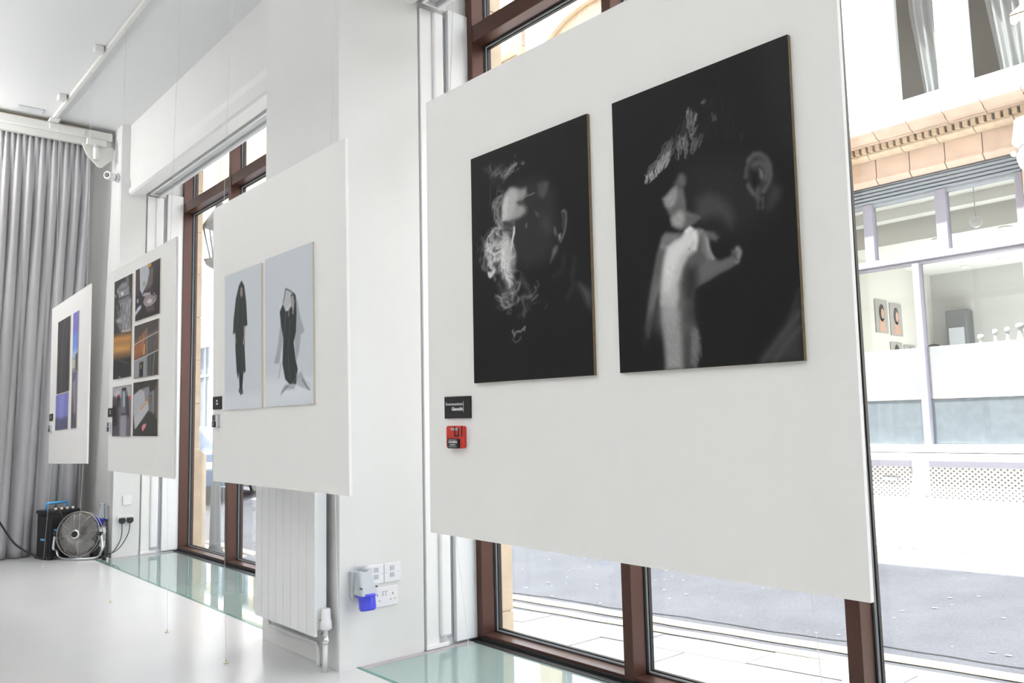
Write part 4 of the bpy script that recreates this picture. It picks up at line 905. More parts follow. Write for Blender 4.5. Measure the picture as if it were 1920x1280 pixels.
('P',[0.727,0.873,0.862,0.881,0.893,0.586,0.757,0.575],0.02,(170,186,186),0.9),
('P',[0.944,0.8,1.129,0.76,1.24,0.298,0.976,0.304],0.02,(84,74,84),1),
('P',[1.129,0.775,1.285,0.782,1.285,0.722,1.156,0.72],0.012,(206,80,84),1),
('L',[0.648,0.438,0.975,0.436],0.02,0.01,(56,54,56),1),
('P',[0.593,0.408,1.028,0.411,0.98,0.002,0.596,0.004],0.03,(150,148,158),1),
('P',[1.029,0.365,1.29,0.388,1.295,0.008,1.06,0.009],0.03,(112,106,116),1),
('L',[0.478,0.697,0.538,0.283],0.02,0.014,(170,160,172),0.8),
]),
'p2e': ((74, 72, 70), [
('P',[0.022,0.768,0.442,0.868,0.684,0.828,0.783,0.622,0.972,0.488,0.6,0.31,0.138,0.126,0.03,0.44],0.02,(176,176,182),1),
('P',[0.539,0.878,0.963,0.901,1.012,0.771,0.83,0.621,0.684,0.799],0.02,(140,140,146),1),
('P',[0.068,0.32,0.922,0.675,0.972,0.474,0.163,0.125],0.015,(186,186,190),1),
('L',[0.475,0.487,0.783,0.594,0.968,0.687],0.03,0.012,(206,140,62),1),
('P',[0.966,0.787,1.238,0.803,1.202,0.411,0.973,0.445],0.02,(120,118,118),1),
('P',[1.148,0.807,1.283,0.815,1.291,0.409,1.18,0.384],0.015,(134,138,140),0.9),
('P',[1.325,0.939,1.465,0.987,1.47,0.294,1.337,0.338],0.02,(112,104,102),1),
('P',[0.017,0.977,1.456,0.988,1.327,0.827,0.963,0.901,0.393,0.87,0.047,0.797],0.04,(74,70,68),1),
('P',[0.555,0.166,0.65,0.215,0.829,0.226,0.77,0.149,0.605,0.081],0.012,(214,140,146),1),
('L',[1.013,0.728,1.15,0.708,1.061,0.641,1.153,0.581],0.02,0.012,(90,84,84),0.9),
]),
'p4a': ((80, 78, 80), [
('L',[0.433,0.991,0.321,0.818,0.292,0.512,0.29,0.006],0.06,0.04,(104,102,102),0.9),
('L',[0.627,1.0,0.532,0.722,0.428,0.502],0.04,0.03,(100,100,102),0.8),
('L',[0.131,0.962,0.119,0.681],0.05,0.04,(84,82,82),0.8),
('L',[0.607,0.639,0.648,0.039],0.06,0.05,(66,66,68),0.9),
('L',[0.002,0.612,0.041,0.53],0.04,0.02,(140,104,84),0.9),
('L',[0.078,0.465,0.025,0.437],0.03,0.02,(130,90,74),0.8),
('L',[0.656,0.336,0.658,0.217],0.02,0.02,(84,84,86),0.8),
]),
'p4b': ((130, 128, 196), [
('P',[-0.011,0.806,0.19,0.813,0.157,0.586,-0.05,0.604],0.05,(120,150,214),1),
('P',[-0.037,0.672,0.187,0.67,0.165,0.586,-0.04,0.594],0.03,(160,186,218),1),
('P',[-0.05,0.604,0.176,0.594,0.162,0.471,-0.044,0.486],0.02,(150,140,132),1),
('P',[-0.007,0.596,0.124,0.589,0.105,0.514,-0.019,0.518],0.01,(196,190,182),0.9),
('P',[0.112,0.629,0.19,0.641,0.184,0.488,0.119,0.493],0.015,(92,100,84),1),
('P',[-0.044,0.481,0.161,0.48,0.147,0.395,-0.042,0.397],0.015,(108,110,120),1),
('P',[-0.042,0.397,0.155,0.394,0.192,-0.003,-0.004,-0.004],0.03,(96,94,98),1),
('P',[0.025,0.393,0.144,0.414,0.16,0.143,0.111,0.106],0.015,(150,142,144),1),
('L',[-0.003,0.385,0.078,0.146],0.03,0.01,(130,124,128),0.9),
]),
'p4c': ((128, 130, 196), [
('P',[-0.002,0.362,1.573,0.329,1.581,-0.037,-0.015,-0.025],0.06,(98,98,128),1),
('P',[0.514,0.961,1.078,0.968,1.007,0.309,0.442,0.321],0.1,(146,146,206),0.8),
]),
}

def vnoise(nx, ny, gx, gy, seed):
    r = np.random.RandomState(seed).rand(gy+2, gx+2)
    x = np.linspace(0, gx, nx); y = np.linspace(0, gy, ny); xi = np.minimum(x.astype(int), gx); yi = np.minimum(y.astype(int), gy)
    fx = x-xi; fy = (y-yi)[:, None]; fx = fx*fx*(3-2*fx); fy = fy*fy*(3-2*fy)
    a = r[yi][:, xi]; b_ = r[yi][:, xi+1]; c = r[yi+1][:, xi]; d = r[yi+1][:, xi+1]
    return (a*(1-fx)+b_*fx)*(1-fy)+(c*(1-fx)+d*fx)*fy
def dseg(U, V_, P_, closed):
    D = np.full(U.shape, 1e9); n = len(P_)
    for i in range(n if closed else n-1):
        x0, y0 = P_[i]; x1, y1 = P_[(i+1) % n]; dx, dy = x1-x0, y1-y0; L = dx*dx+dy*dy+1e-12
        t = np.clip(((U-x0)*dx+(V_-y0)*dy)/L, 0, 1); D = np.minimum(D, np.hypot(U-x0-t*dx, V_-y0-t*dy))
    return D
def inside(U, V_, P_):
    c = np.zeros(U.shape, bool); n = len(P_)
    for i in range(n):
        x0, y0 = P_[i]; x1, y1 = P_[(i+1) % n]
        if y0 == y1: continue
        k = ((y0 > V_) != (y1 > V_)) & (U < (x1-x0)*(V_-y0)/(y1-y0)+x0); c ^= k
    return c
def sstep(x): x = np.clip(x, 0, 1); return x*x*(3-2*x)
def paint(key, asp, ny):
    bgc, ops = PAINT[key]; nx = max(8, int(ny*asp))
    U, V_ = np.meshgrid(np.linspace(0, asp, nx), np.linspace(0, 1, ny)); I = np.ones((ny, nx, 3))*np.array(bgc, float)
    for si, op in enumerate(ops):
        k, q = op[0], op[1]; P_ = [(q[i], q[i+1]) for i in range(0, len(q), 2)]
        if k == 'B':
            n_, ln, w, a0, a1, c, al = op[2:9]; rr = np.random.RandomState(si); Pm = np.array(P_); lo, hi = Pm.min(0), Pm.max(0); m = np.zeros(U.shape); cnt = 0
            while cnt < n_:
                p = lo+rr.rand(2)*(hi-lo)
                if not inside(np.array([p[0]]), np.array([p[1]]), P_)[0]: continue
                cnt += 1; q = math.radians(rr.uniform(a0, a1)); L_ = ln*rr.uniform(.5, 1.2); e = (p[0]+L_*math.cos(q), p[1]+L_*math.sin(q)); mid = ((p[0]+e[0])/2+L_*.12*rr.randn(), (p[1]+e[1])/2+L_*.12*rr.randn())
                ia = max(0, int((min(p[0], e[0])-.02)/asp*(nx-1))); ib = min(nx, int((max(p[0], e[0])+.02)/asp*(nx-1))+2); ja = max(0, int((min(p[1], e[1])-.02)*(ny-1))); jb = min(ny, int((max(p[1], e[1])+.02)*(ny-1))+2)
                if ib <= ia or jb <= ja: continue
                d = dseg(U[ja:jb, ia:ib], V_[ja:jb, ia:ib], [tuple(p), mid, e], False)-w/2
                m[ja:jb, ia:ib] = np.maximum(m[ja:jb, ia:ib], rr.uniform(.3, 1)*sstep(.5-d/.005))
        elif k == 'F':
            soft, c, al = op[2:5]; wx = (vnoise(nx, ny, 9, 13, si+3)-.5)*.10; wy = (vnoise(nx, ny, 9, 13, si+8)-.5)*.10
            d = dseg(U+wx*.5, V_+wy*.5, P_, True)*np.where(inside(U+wx*.5, V_+wy*.5, P_), -1, 1); m = sstep(.5-d/(2*soft)); rg = 0
            for q_, (gx, gy) in enumerate(((16, 20), (30, 36))):
                g_ = vnoise(nx, ny, gx, gy, si+40+q_); ii = np.clip(((U+wx)/asp*(nx-1)).astype(int), 0, nx-1); jj = np.clip(((V_+wy)*(ny-1)).astype(int), 0, ny-1)
                rg = np.maximum(rg, (1-.15*q_)*(1-np.abs(2*g_[jj, ii]-1))**(5+2*q_))
            m = m*np.clip(.12+1.05*rg, 0, 1)
        elif k == 'P' or k == 'H':
            soft, c, al = op[2:5]; soft = soft*.9; d = dseg(U, V_, P_, True)*np.where(inside(U, V_, P_), -1, 1); m = sstep(.5-d/(2*soft))
            if k == 'H':
                nn = vnoise(nx, ny, 34, 12, si)*.5+vnoise(nx, ny, 70, 34, si+50)*.5
                sk = np.roll(nn, 0, 0); m = m*np.clip((sk-.46)*4.2, 0, 1)
        else:
            w, soft, c, al = op[2:6]
            if k == 'S':
                n1 = vnoise(nx, ny, 14, 20, si)-.5; n2 = vnoise(nx, ny, 14, 20, si+99)-.5
                m = 0
                for ps in range(4):
                    n1 = vnoise(nx, ny, 12, 18, si+31*ps)-.5; n2 = vnoise(nx, ny, 12, 18, si+99+17*ps)-.5
                    am = (.02, .06, .10, .14)[ps]; d = dseg(U+n1*am, V_+n2*am, P_, False)-w*(.9, .4, .3, .2)[ps]/2
                    m = np.maximum(m, (1, .8, .6, .5)[ps]*sstep(.5-d/(2*soft*(1, .7, .6, .5)[ps]))*np.clip(.15+1.4*vnoise(nx, ny, 24, 34, si+7+ps), 0, 1))
            else: d = dseg(U, V_, P_, False)-w/2; m = sstep(.5-d/(2*soft))
        c = np.array((c, c, c) if not isinstance(c, tuple) else c, float); m = (m*al)[..., None]; I = I*(1-m)+c*m
    g = np.random.RandomState(3).normal(0, 1.2, I.shape[:2])[..., None]
    C = lin(np.clip(I+g, 0, 255)); return U, V_, np.clip(C*1.18-.014 if key[:2] == 'p1' else C*1.06-.004, .008, .85)
def photo(key, root, x0, x1, z0, z1, ny, lab, thick=.012, grp=None):
    # root: hanging board; the print stands on its face
    w, h = x1-x0, z1-z0; e = root.rotation_euler
    mw = Matrix.Translation(root.location) @ e.to_matrix().to_4x4()
    t = thing('photo_print', lab, 'picture', mw @ Vector(((x0+x1)/2, -.006-thick/2, (z0+z1)/2)), grp, rot=e)
    MB().box(-w/2, w/2, -thick/2+.0008, thick/2, -h/2, h/2).build('backing_board', MDF if root is B1 else EDGEW, t, local=True)
    asp = w/h; U, V_, C = paint(key, asp, ny); n_y, n_x = U.shape
    V3 = np.stack([U/asp*w-w/2, np.full(U.shape, -thick/2), V_*h-h/2], -1).reshape(-1, 3)
    idx = np.arange(n_y*n_x).reshape(n_y, n_x); F = np.stack([idx[:-1, :-1], idx[:-1, 1:], idx[1:, 1:], idx[1:, :-1]], -1).reshape(-1, 4)
    me = bpy.data.meshes.new('printed_face'); me.vertices.add(len(V3)); me.vertices.foreach_set('co', V3.astype(np.float32).ravel())
    me.loops.add(F.size); me.loops.foreach_set('vertex_index', F.astype(np.int32).ravel())
    me.polygons.add(len(F)); me.polygons.foreach_set('loop_start', np.arange(0, F.size, 4, dtype=np.int32)); me.update(calc_edges=True)
    at = me.color_attributes.new('ink', 'FLOAT_COLOR', 'POINT')
    at.data.foreach_set('color', np.concatenate([C.reshape(-1, 3), np.ones((len(V3), 1))], 1).astype(np.float32).ravel())
    me.materials.append(PRINTM); o = bpy.data.objects.new('printed_face', me); COL.objects.link(o); o.parent = t
    return t
def board(p, lab):
    X, Z, yw, tl, rl, w, h, Y = p
    t = thing('display_board', lab, 'board', (X, Y, Z), 'white display boards hung in a row along the windows', rot=(tl, rl, yw))
    MB().box(-w/2, w/2, -.006, .006, -h/2, h/2).build('sheet', FOAM, t, local=True)
    Mi = (Matrix.Translation(t.location) @ t.rotation_euler.to_matrix().to_4x4()).inverted()
    for s in (-1, 1):
        a = s*(w/2-.115); x = X+a
        top = Vector((a, 0, h/2)); anc = Mi @ Vector((x, 1.51, ZC-.03)); MB().tube([top, anc], .0011, 5).build('thread', THREAD, t, local=True)
        bot = Vector((a, 0, -h/2)); anc = Mi @ Vector((x, 1.502, .012)); MB().tube([bot, anc], .0007, 5).build('thread', THREAD, t, local=True)
        hk = thing('floor_hook', 'brass floor eye below ' + HK[s], 'hook', (x, 1.502, 0), 'brass floor eyes tethering the display boards')
        MB().lathe([(.011, 0), (.010, .003), (.004, .005)], (x, 1.502, 0), n=12).build('base', BRASS, hk)
        MB().tube([(x+.006*math.cos(q), 1.502, .011+.006*math.sin(q)) for q in np.linspace(0, 2*PI, 11)], .0015, 5).build('eye', BRASS, hk)
    return t
def text_part(name, body, size, m, parent, x, z, y, align='RIGHT', bold=0., sx=1.):
    c = bpy.data.curves.new(name, 'FONT'); c.body = body; c.size = size; c.align_x = align; c.offset = bold; c.extrude = .0003; c.resolution_u = 3
    o = bpy.data.objects.new(name, c); COL.objects.link(o); dg = bpy.context.evaluated_depsgraph_get(); me = bpy.data.meshes.new_from_object(o.evaluated_get(dg))
    bpy.data.objects.remove(o)
    for v in me.vertices: v.co = (v.co.x*sx+x, y-v.co.z, v.co.y+z)
    me.materials.clear(); me.materials.append(m); o = bpy.data.objects.new(name, me); COL.objects.link(o); o.parent = parent; return o
def on_board(root, name, lab, cat, x, z, d, grp=None):
    e = root.rotation_euler; mw = Matrix.Translation(root.location) @ e.to_matrix().to_4x4()
    return thing(name, lab, cat, mw @ Vector((x, -.006-d, z)), grp, rot=e)
def name_card(root, x0, x1, z0, z1, lab, text=None):
    w, h = x1-x0, z1-z0; t = on_board(root, 'name_card', lab, 'sign', (x0+x1)/2, (z0+z1)/2, .0025, 'black name cards on the display boards')
    MB().box(-w/2, w/2, -.0025, .0025, -h/2, h/2).build('card', CARD, t, local=True)
    if text:
        text_part('lettering', text[0], .0122, INK, t, .026, .006, -.0028, bold=-.00005, sx=1.04)
        text_part('lettering', text[1], .0132, INK, t, .026, -.0085, -.0028, bold=.0004)
        MB().box(.0285, .0295, -.0032, -.0026, -.013, .017).build('rule', INK, t, local=True)
    else:
        b = MB()
        for q, wd in ((.006, .020), (-.008, .024)):
            for k in range(4): b.box(-.004+k*wd/4-.004, -.004+(k+.75)*wd/4-.004, -.0031, -.0026, q, q+.008)
        b.build('lettering', INK, t, local=True)
    return t
def rrect(w, h, r, y, k=5, cx=0, cz=0):
    o = []
    for sx, sz, a0 in ((1, 1, 0), (-1, 1, 90), (-1, -1, 180), (1, -1, 270)):
        for i in range(k+1):
            q = math.radians(a0+90*i/k); o.append((cx+sx*(w/2-r)+r*math.cos(q), y, cz+sz*(h/2-r)+r*math.sin(q)))
    return o[::-1]
def holder(root, x0, x1, z0, z1, lab, red):
    # wall box shaped like a floppy disc that dispenses cards
    w, h = x1-x0, z1-z0; D = .012; t = on_board(root, 'card_holder', lab, 'holder', (x0+x1)/2, (z0+z1)/2, D/2, 'card holders below the name cards')
    body = RED if red else CEEG
    MB().prism(rrect(w, h, .008, -D/2), (0, D-.004, 0)).build('case', body, t, local=True)
    MB().prism(rrect(w*1.02, h*1.02, .008, D/2-.004), (0, .004, 0)).build('white_back', PLAST, t, local=True)
    b = MB(); f = -D/2-.0008
    if red:
        b.box(-.004, .001, f, -D/2, h*.02, h/2-.001); b.box(-.004, .018, f, -D/2, h*.02, h*.09); b.box(.013, .018, f, -D/2, h*.02, h*.40); b.box(.028, .033, f, -D/2, h*.02, h/2-.001); b.build('shutter_mark', BLK, t, local=True)
        b = MB(); b.box(-.020, -.004, f, -D/2, h*.30, h*.40); b.box(.001, .013, f, -D/2, h*.30, h*.40); b.build('grey_label', GREYP, t, local=True)
        b = MB(); b.box(-.038, -.012, f, -D/2, h*.05, h*.06); b.box(-.036, -.020, f, -D/2, -h*.01, 0); b.build('fine_print', mat('dark_red_print', (.45, .10, .08, 1), .5), t, local=True)
        MB().prism(rrect(.052, h*.44, .005, -D/2-.006, cx=-.004, cz=-h*.285), (0, .007, 0)).build('card_stack', BLK, t, local=True)
        yy = -D/2-.0064
        text_part('lettering', 'COLLISION', .0088, INK, t, -.004, -h*.265, yy, 'CENTER', .0002, .88)
        b = MB(); b.box(-.022, .014, yy-.0005, yy, -h*.13, -h*.115); b.box(-.022, .014, yy-.0005, yy, -h*.435, -h*.42)
        for k in range(9): b.box(-.017+k*.003, -.0148+k*.003, yy-.0005, yy, -h*.36, -h*.325)
        b.build('fine_print', INK, t, local=True)
    else:
        b.box(-w/2+.004, w*.02, f, -D/2, h*.0, h/2-.004); b.build('mottled_mark', mat('mottled_grey', (.10, .095, .10, 1), .5, noise=.8, nscale=90), t, local=True)
        MB().prism(rrect(w*.5, h*.45, .005, -D/2-.006, cx=-w*.12, cz=-h*.27), (0, .007, 0)).build('card_stack', BLK, t, local=True)
        MB().prism(rrect(w*.2, h*.3, .004, -D/2-.0065, cx=-w*.16, cz=-h*.26), (0, .001, 0)).build('card_print', GREYP, t, local=True)
        MB().box(w*.16, w/2-.004, f, -D/2, -h*.45, h*.45).build('pale_stripe', PLAST, t, local=True)
BP = {'p1': (-1.3557, 1.3816, .0108, .0045, .0098, 1.3091, 1.2997, 1.4196), 'p3': (-3.2461, 1.4624, .0011, .0137, .0044, 1.2791, 1.3044, 1.4735),
      'p2': (-5.0938, 1.4509, -.0093, .0098, .0056, 1.284, 1.2911, 1.4903), 'p4': (-7.0128, 1.4661, -.0121, .0024, -.0228, 1.268, 1.2847, 1.5326)}
def hk(n): 
    return {-1: 'left side of the '+n, 1: 'right side of the '+n}
HK = hk('nearest board with two dark portraits'); B1 = board(BP['p1'], 'largest white display board in front, with two dark portraits')
HK = hk('second board with veiled figures'); B3 = board(BP['p3'], 'white display board with two pale veiled-figure prints above the radiator')
HK = hk('third board with five prints'); B2 = board(BP['p2'], 'white display board with five small colour prints before the far window')
HK = hk('farthest board beside the curtain'); B4 = board(BP['p4'], 'farthest white display board, with blue prints, beside the grey curtain')
photo('p1a', B1, -.427, .024, -.222,   .412, 400, 'black print of a man whose face is half hidden by smoke', .010)
photo('p1b', B1, .105, .558, -.221, .412, 440, 'black print of a man pressing his fist to his mouth', .010)
photo('p3a', B3, -.477, -.075, -.322, .299, 220, 'pale grey print of a standing figure in a long black veil', .008)
photo('p3b', B3, -.037, .393, -.319, .306, 220, 'pale grey print of a kneeling figure lifting a sheer veil', .008)
g2 = 'colour prints on the five-print board'
photo('p2a', B2, -.531, -.140, -.066, .562, 170, 'tall print of silver objects above an orange glow, upper left of five', .006, g2)
photo('p2b', B2, -.069, .391, .259, .569, 90, 'dark print of a bowl by a window, upper right of five', .006, g2)
photo('p2c', B2, -.081, .378, -.083, .231, 90, 'print of bookshelves, middle right of five', .006, g2)
photo('p2d', B2, -.533, -.130, -.426, -.115, 90, 'print of people in a busy street, lower left of five', .006, g2)
photo('p2e', B2, -.085, .379, -.423, -.108, 90, 'print of white paper with an orange pencil, lower right of five', .006, g2)
photo('p4a', B4, -.361, .067, -.091, .491, 110, 'large dark grey print at the upper left of the farthest board', .006)
photo('p4b', B4, .160, .334, -.382, .490, 150, 'tall narrow print with blue sky on the farthest board', .006)
photo('p4c', B4, -.378, .052, -.378, -.101, 70, 'small violet-blue print at the lower left of the farthest board', .006)
name_card(B1, -.572, -.452, -.318, -.256, 'black name card with white lettering beside the two dark portraits', ('Konstanantinos', 'Giannakis'))
name_card(B3, -.632, -.528, -.317, -.257, 'small black name card on the board with the veiled figures')
name_card(B2, -.642, -.536, -.303, -.247, 'small black name card on the five-print board')
name_card(B4, -.613, -.493, -.296, -.239, 'small black name card on the farthest board')
holder(B1, -.555, -.472, -.402, -.339, 'red card holder like a floppy disc below the lettered name card', True)
holder(B3, -.620, -.547, -.400, -.340, 'mottled grey card holder on the board with the veiled figures', False)
holder(B2, -.630, -.557, -.396, -.336, 'mottled grey card holder on the five-print board', False)
holder(B4, -.592, -.519, -.384, -.329, 'mottled grey card holder on the farthest board', False)

# ------------------------------------------------------------------ radiator
t = thing('radiator', 'tall white finned radiator fixed low on the front of the near pier', 'radiator', (-3.62, 1.75, 0))
x0, x1 = -3.955, -3.335; zb, ztop = .15, 1.15; n = 8; wd = (x1-x0)/n
for i in range(n):
    MB().box(x0+i*wd+.0008, x0+(i+1)*wd-.0008, 1.715, 1.732, zb, ztop).build('fin', RADM, t, .004)
MB().box(x0+.01, x1-.004, 1.732, 1.775, zb+.03, ztop-.01).build('convector_body', RADM, t)
MB().box(x0+.04, x1-.03, 1.775, 1.785, zb+.1, ztop-.05).build('back_panel', RADM, t)
for x in (x0+.1, x1-.1): MB().box(x-.02, x+.02, 1.785, 1.807, zb+.15, ztop-.1).build('wall_bracket', RADM, t)
MB().tube(smoothpts([(x0+.015, 1.775, zb-.01), (x0+.02, 1.785, .098), (x0+.08, 1.787, .093), (-3.49, 1.787, .093), (-3.452, 1.787, .084), (-3.436, 1.787, .06), (-3.434, 1.787, 0)], 5), .0085, 10).build('pipe', RADM, t)
vx, vy = -3.318, 1.762
MB().tube([(vx-.012, vy, 0), (vx-.004, vy, .12)], .0115, 10).build('pipe', RADM, t)
v = MB().lathe([(.014, .12), (.016, .125), (.016, .14), (.012, .145), (.012, .175), (.02, .18)], (vx, vy, 0), n=12).build('valve_body', CHROME, t)
MB().cyl((vx, vy, .158), (x1-.004, vy-.005, .158), .010).build('valve_tail', CHROME, v)
MB().lathe([(.020, .180), (.026, .184), (.025, .215), (.0215, .222), (.020, .265), (.014, .270)], (vx, vy, 0), n=18).build('thermostat_head', PLAST, v)
b = MB()
for q in (2.2, 3.3, 4.4): b.box(vx+.0255*math.cos(q)-.004, vx+.0255*math.cos(q)+.004, vy+.0255*math.sin(q)-.001, vy+.0255*math.sin(q)+.001, .219, .223)
b.build('index_mark', PLASTD, v)

# ------------------------------------------------------------------ sockets on the near pier (face x = PX1)
XF = PX1
def plate(name, lab, cat, y0, y1, z0, z1, xf, grp=None):
    t = thing(name, lab, cat, (xf, (y0+y1)/2, (z0+z1)/2), grp); MB().box(xf, xf+.009, y0, y1, z0, z1).build('plate', PLAST, t, .003); return t
for y0, y1, lb in ((1.945, 2.027, 'white data outlet plate partly behind the grey industrial socket'), (2.029, 2.116, 'white data outlet plate at the right above the double socket')):
    t = plate('data_outlet', lb, 'socket', y0, y1, .346, .431, XF, 'data outlets on the near pier')
    for z in (.398, .368): MB().box(XF+.0085, XF+.0105, y0+.03, y0+.054, z, z+.02).build('port', CEEG, t, .001)
    for y in (y0+.010, y1-.010): MB().cyl((XF+.008, y, .389), (XF+.0098, y, .389), .0028, n=8).build('screw', CEEG, t)
def double_socket(lab, y0, y1, z0, z1, xf, holes=True):
    t = plate('double_socket', lab, 'socket', y0, y1, z0, z1, xf)
    w = y1-y0; h = z1-z0; ym = (y0+y1)/2
    for s in (-1, 1):
        r = MB().box(xf+.008, xf+.0125, ym+s*.008-.005, ym+s*.008+.005, z0+h*.55, z0+h*.8).build('rocker_switch', PLAST, t, .001)
        MB().box(xf+.0123, xf+.0128, ym+s*.008-.003, ym+s*.008+.003, z0+h*.76, z0+h*.79).build('red_mark', RED, r)
        if holes:
            yc = ym+s*w*.30; b = MB(); b.box(xf+.0088, xf+.0095, yc-.002, yc+.002, z0+h*.55, z0+h*.66)
            b.box(xf+.0088, xf+.0095, yc-.014, yc-.008, z0+h*.30, z0+h*.34); b.box(xf+.0088, xf+.0095, yc+.008, yc+.014, z0+h*.30, z0+h*.34); b.build('pin_slots', PLASTD, t)
    return t
double_socket('white double power socket on the near pier beside the blue cap', 1.965, 2.101, .242, .329, XF)
t = thing('industrial_socket', 'grey industrial socket with a blue flap on the near pier', 'socket', (XF, 1.90, .34))
MB().box(XF, XF+.028, 1.853, 1.958, .303, .421).build('back_box', CEEG, t, .006)
MB().hexa([(XF+.028, 1.856, .318), (XF+.095, 1.862, .318), (XF+.095, 1.950, .318), (XF+.028, 1.956, .318), (XF+.026, 1.866, .422), (XF+.050, 1.878, .422), (XF+.050, 1.934, .422), (XF+.026, 1.946, .422)]).build('angled_hood', CEEG, t, .008)
MB().cyl((XF+.034, 1.906, .418), (XF+.034, 1.906, .438), .021).build('cable_gland', CEEG, t)
d = Vector((.18, 0, -1)).normalized(); c0 = Vector((XF+.060, 1.906, .322))
fl = MB().lathe([(.041, 0), (.041, .012), (.037, .014), (.037, .060), (.031, .070)], c0, d, n=24).build('blue_flap', CEEB, t)
MB().box(XF+.066, XF+.104, 1.897, 1.915, .262, .315).build('flap_rib', CEEB, fl, .004); MB().cyl((XF+.03, 1.874, .318), (XF+.03, 1.938, .318), .008).build('hinge', CEEB, fl)
for y, z in ((1.868, .352), (1.944, .352)): MB().cyl((XF+.07, y, z), (XF+.085, y, z), .004, n=8).build('screw', PLASTD, t)
# ------------------------------------------------------------------ far end: sockets, plugs, amplifier, fan
t = plate('blank_plate', 'white blank wall plate above the two black plugs on the far pier', 'plate', 2.095, 2.165, .432, .512, FX)
for y in (2.105, 2.155): MB().cyl((FX+.008, y, .472), (FX+.0098, y, .472), .0028, n=8).build('screw', CEEG, t)
double_socket('white double power socket holding two black plugs on the far pier', 2.055, 2.185, .262, .348, FX, False)
for y, pts, lb in ((2.088, [(0, 0, -.026), (.004, 0, -.10), (0, -.01, -.16), (-.0, -.04, -.22), (.03, -.09, -.262), (.06, -.14, -.292)], 'black mains plug, left one in the far double socket'), (2.152, [(0, 0, -.026), (.006, -.01, -.10), (.01, -.05, -.18), (.02, -.10, -.235), (.02, -.16, -.262), (0, -.24, -.28)], 'black mains plug, right one in the far double socket')):
    t = thing('mains_plug', lb, 'plug', (FX+.01, y, .305), 'black plugs in the far double socket')
    b = MB().prism([(FX+.0105, y-.022, .328), (FX+.0105, y+.022, .328), (FX+.0105, y+.026, .300), (FX+.0105, y+.012, .280), (FX+.0105, y-.012, .280), (FX+.0105, y-.026, .300)], (.036, 0, 0)); b.build('body', BLK, t, .005)
    MB().tube(smoothpts([(FX+.024+a, y+c, .305+e) for a, c, e in pts], 5), .0036, 7).build('flex', BLK, t)
t = thing('industrial_socket', 'grey industrial socket with a plugged blue cap on the far pier', 'socket', (-7.72, 2.02, .36))
MB().box(-7.78, -7.67, 1.992, 2.02, .315, .43).build('back_box', CEEG, t, .006)
MB().hexa([(-7.775, 1.935, .325), (-7.675, 1.935, .325), (-7.675, 1.992, .325), (-7.775, 1.992, .325), (-7.755, 1.965, .435), (-7.695, 1.965, .435), (-7.695, 1.992, .435), (-7.755, 1.992, .435)]).build('angled_hood', CEEG, t, .008)
MB().cyl((-7.725, 1.98, .43), (-7.725, 1.98, .452), .022).build('cable_gland', CEEG, t)
MB().lathe([(.045, 0), (.045, .02), (.038, .022), (.036, .065), (.028, .075)], (-7.725, 1.965, .33), (0, -.25, -1), n=20).build('blue_cap', CEEB, t)
MB().tube(smoothpts([(-7.72, 1.945, .26), (-7.70, 1.945, .20), (-7.71, 1.93, .14), (-7.74, 1.90, .09), (-7.75, 1.88, .03)], 5), .006, 8).build('flex', BLK, t)
t = thing('power_adapter', 'black power adapter with white labels on the floor beside the fan', 'adapter', (-7.66, 1.93, 0))
MB().lathe([(.05, .0), (.055, .03), (.055, .14), (.035, .19), (.012, .22)], (-7.66, 1.93, 0), n=16).build('body', BLK, t)
MB().box(-7.612, -7.600, 1.935, 1.975, .10, .145).build('white_label', PLAST, t, .003); MB().cyl((-7.61, 1.955, .225), (-7.60, 1.957, .225), .028, n=16).build('white_disc', PLAST, t); MB().box(-7.625, -7.612, 1.925, 1.985, .085, .26).build('bracket', GREYP, t, .004)
# amplifier
ax = Vector((.95, .31, 0)).normalized(); ay = Vector((-.31, .95, 0)); A0 = Vector((-7.86, 1.612, 0))
t = thing('amplifier', 'black portable speaker box with a sky-blue handle before the curtain', 'speaker', (-7.95, 1.68, 0))
def ob(u0, u1, v0, v1, z0, z1):
    # u runs away from the front corner along -ax, v along ay
    q = [A0-ax*u+ay*v for u, v in ((u0, v0), (u1, v0), (u1, v1), (u0, v1))]; return MB().hexa([(p.x, p.y, z0) for p in q][::-1]+[(p.x, p.y, z1) for p in q][::-1])
ob(0, .20, 0, .25, .012, .385).build('cabinet', BLKV, t, .008); ob(-.008, .208, -.008, .258, 0, .022).build('base_trim', BLK, t, .004); ob(-.008, .208, -.008, .258, .375, .405).build('top_trim', BLK, t, .006)
ob(.02, .18, -.004, .002, .05, .35).build('speaker_cloth', BLKV, t); ob(-.004, .002, .02, .23, .21, .35).build('control_panel', BLK, t)
ob(.07, .13, -.0055, -.004, .155, .172).build('badge', CYAN, t); ob(-.0055, -.004, .03, .06, .235, .252).build('badge', CYAN, t)
for k, v in enumerate((.06, .11, .16, .21)):
    p = A0-ax*.03+ay*v; MB().cyl((p.x, p.y, .405), (p.x, p.y, .425), .012, n=12).build('knob', KNOB, t)
pa, pb = A0-ax*.12+ay*.03, A0-ax*.12+ay*.21
MB().tube([(pa.x, pa.y, .40), (pa.x, pa.y, .455), (pa.x, pa.y, .462)], .010, 8).build('handle_post', CYAN, t); MB().tube([(pb.x, pb.y, .40), (pb.x, pb.y, .455), (pb.x, pb.y, .462)], .010, 8).build('handle_post', CYAN, t)
MB().tube([(pa.x, pa.y, .462), (pb.x, pb.y, .462)], .011, 8).build('handle_bar', CYAN, t)
p = A0-ax*.10; MB().tube(smoothpts([(-7.88, 1.66, .40), (-7.84, 1.67, .41), (-7.82, 1.69, .36), (-7.815, 1.71, .26), (-7.80, 1.73, .18)], 5), .006, 7).build('top_lead', BLK, t)
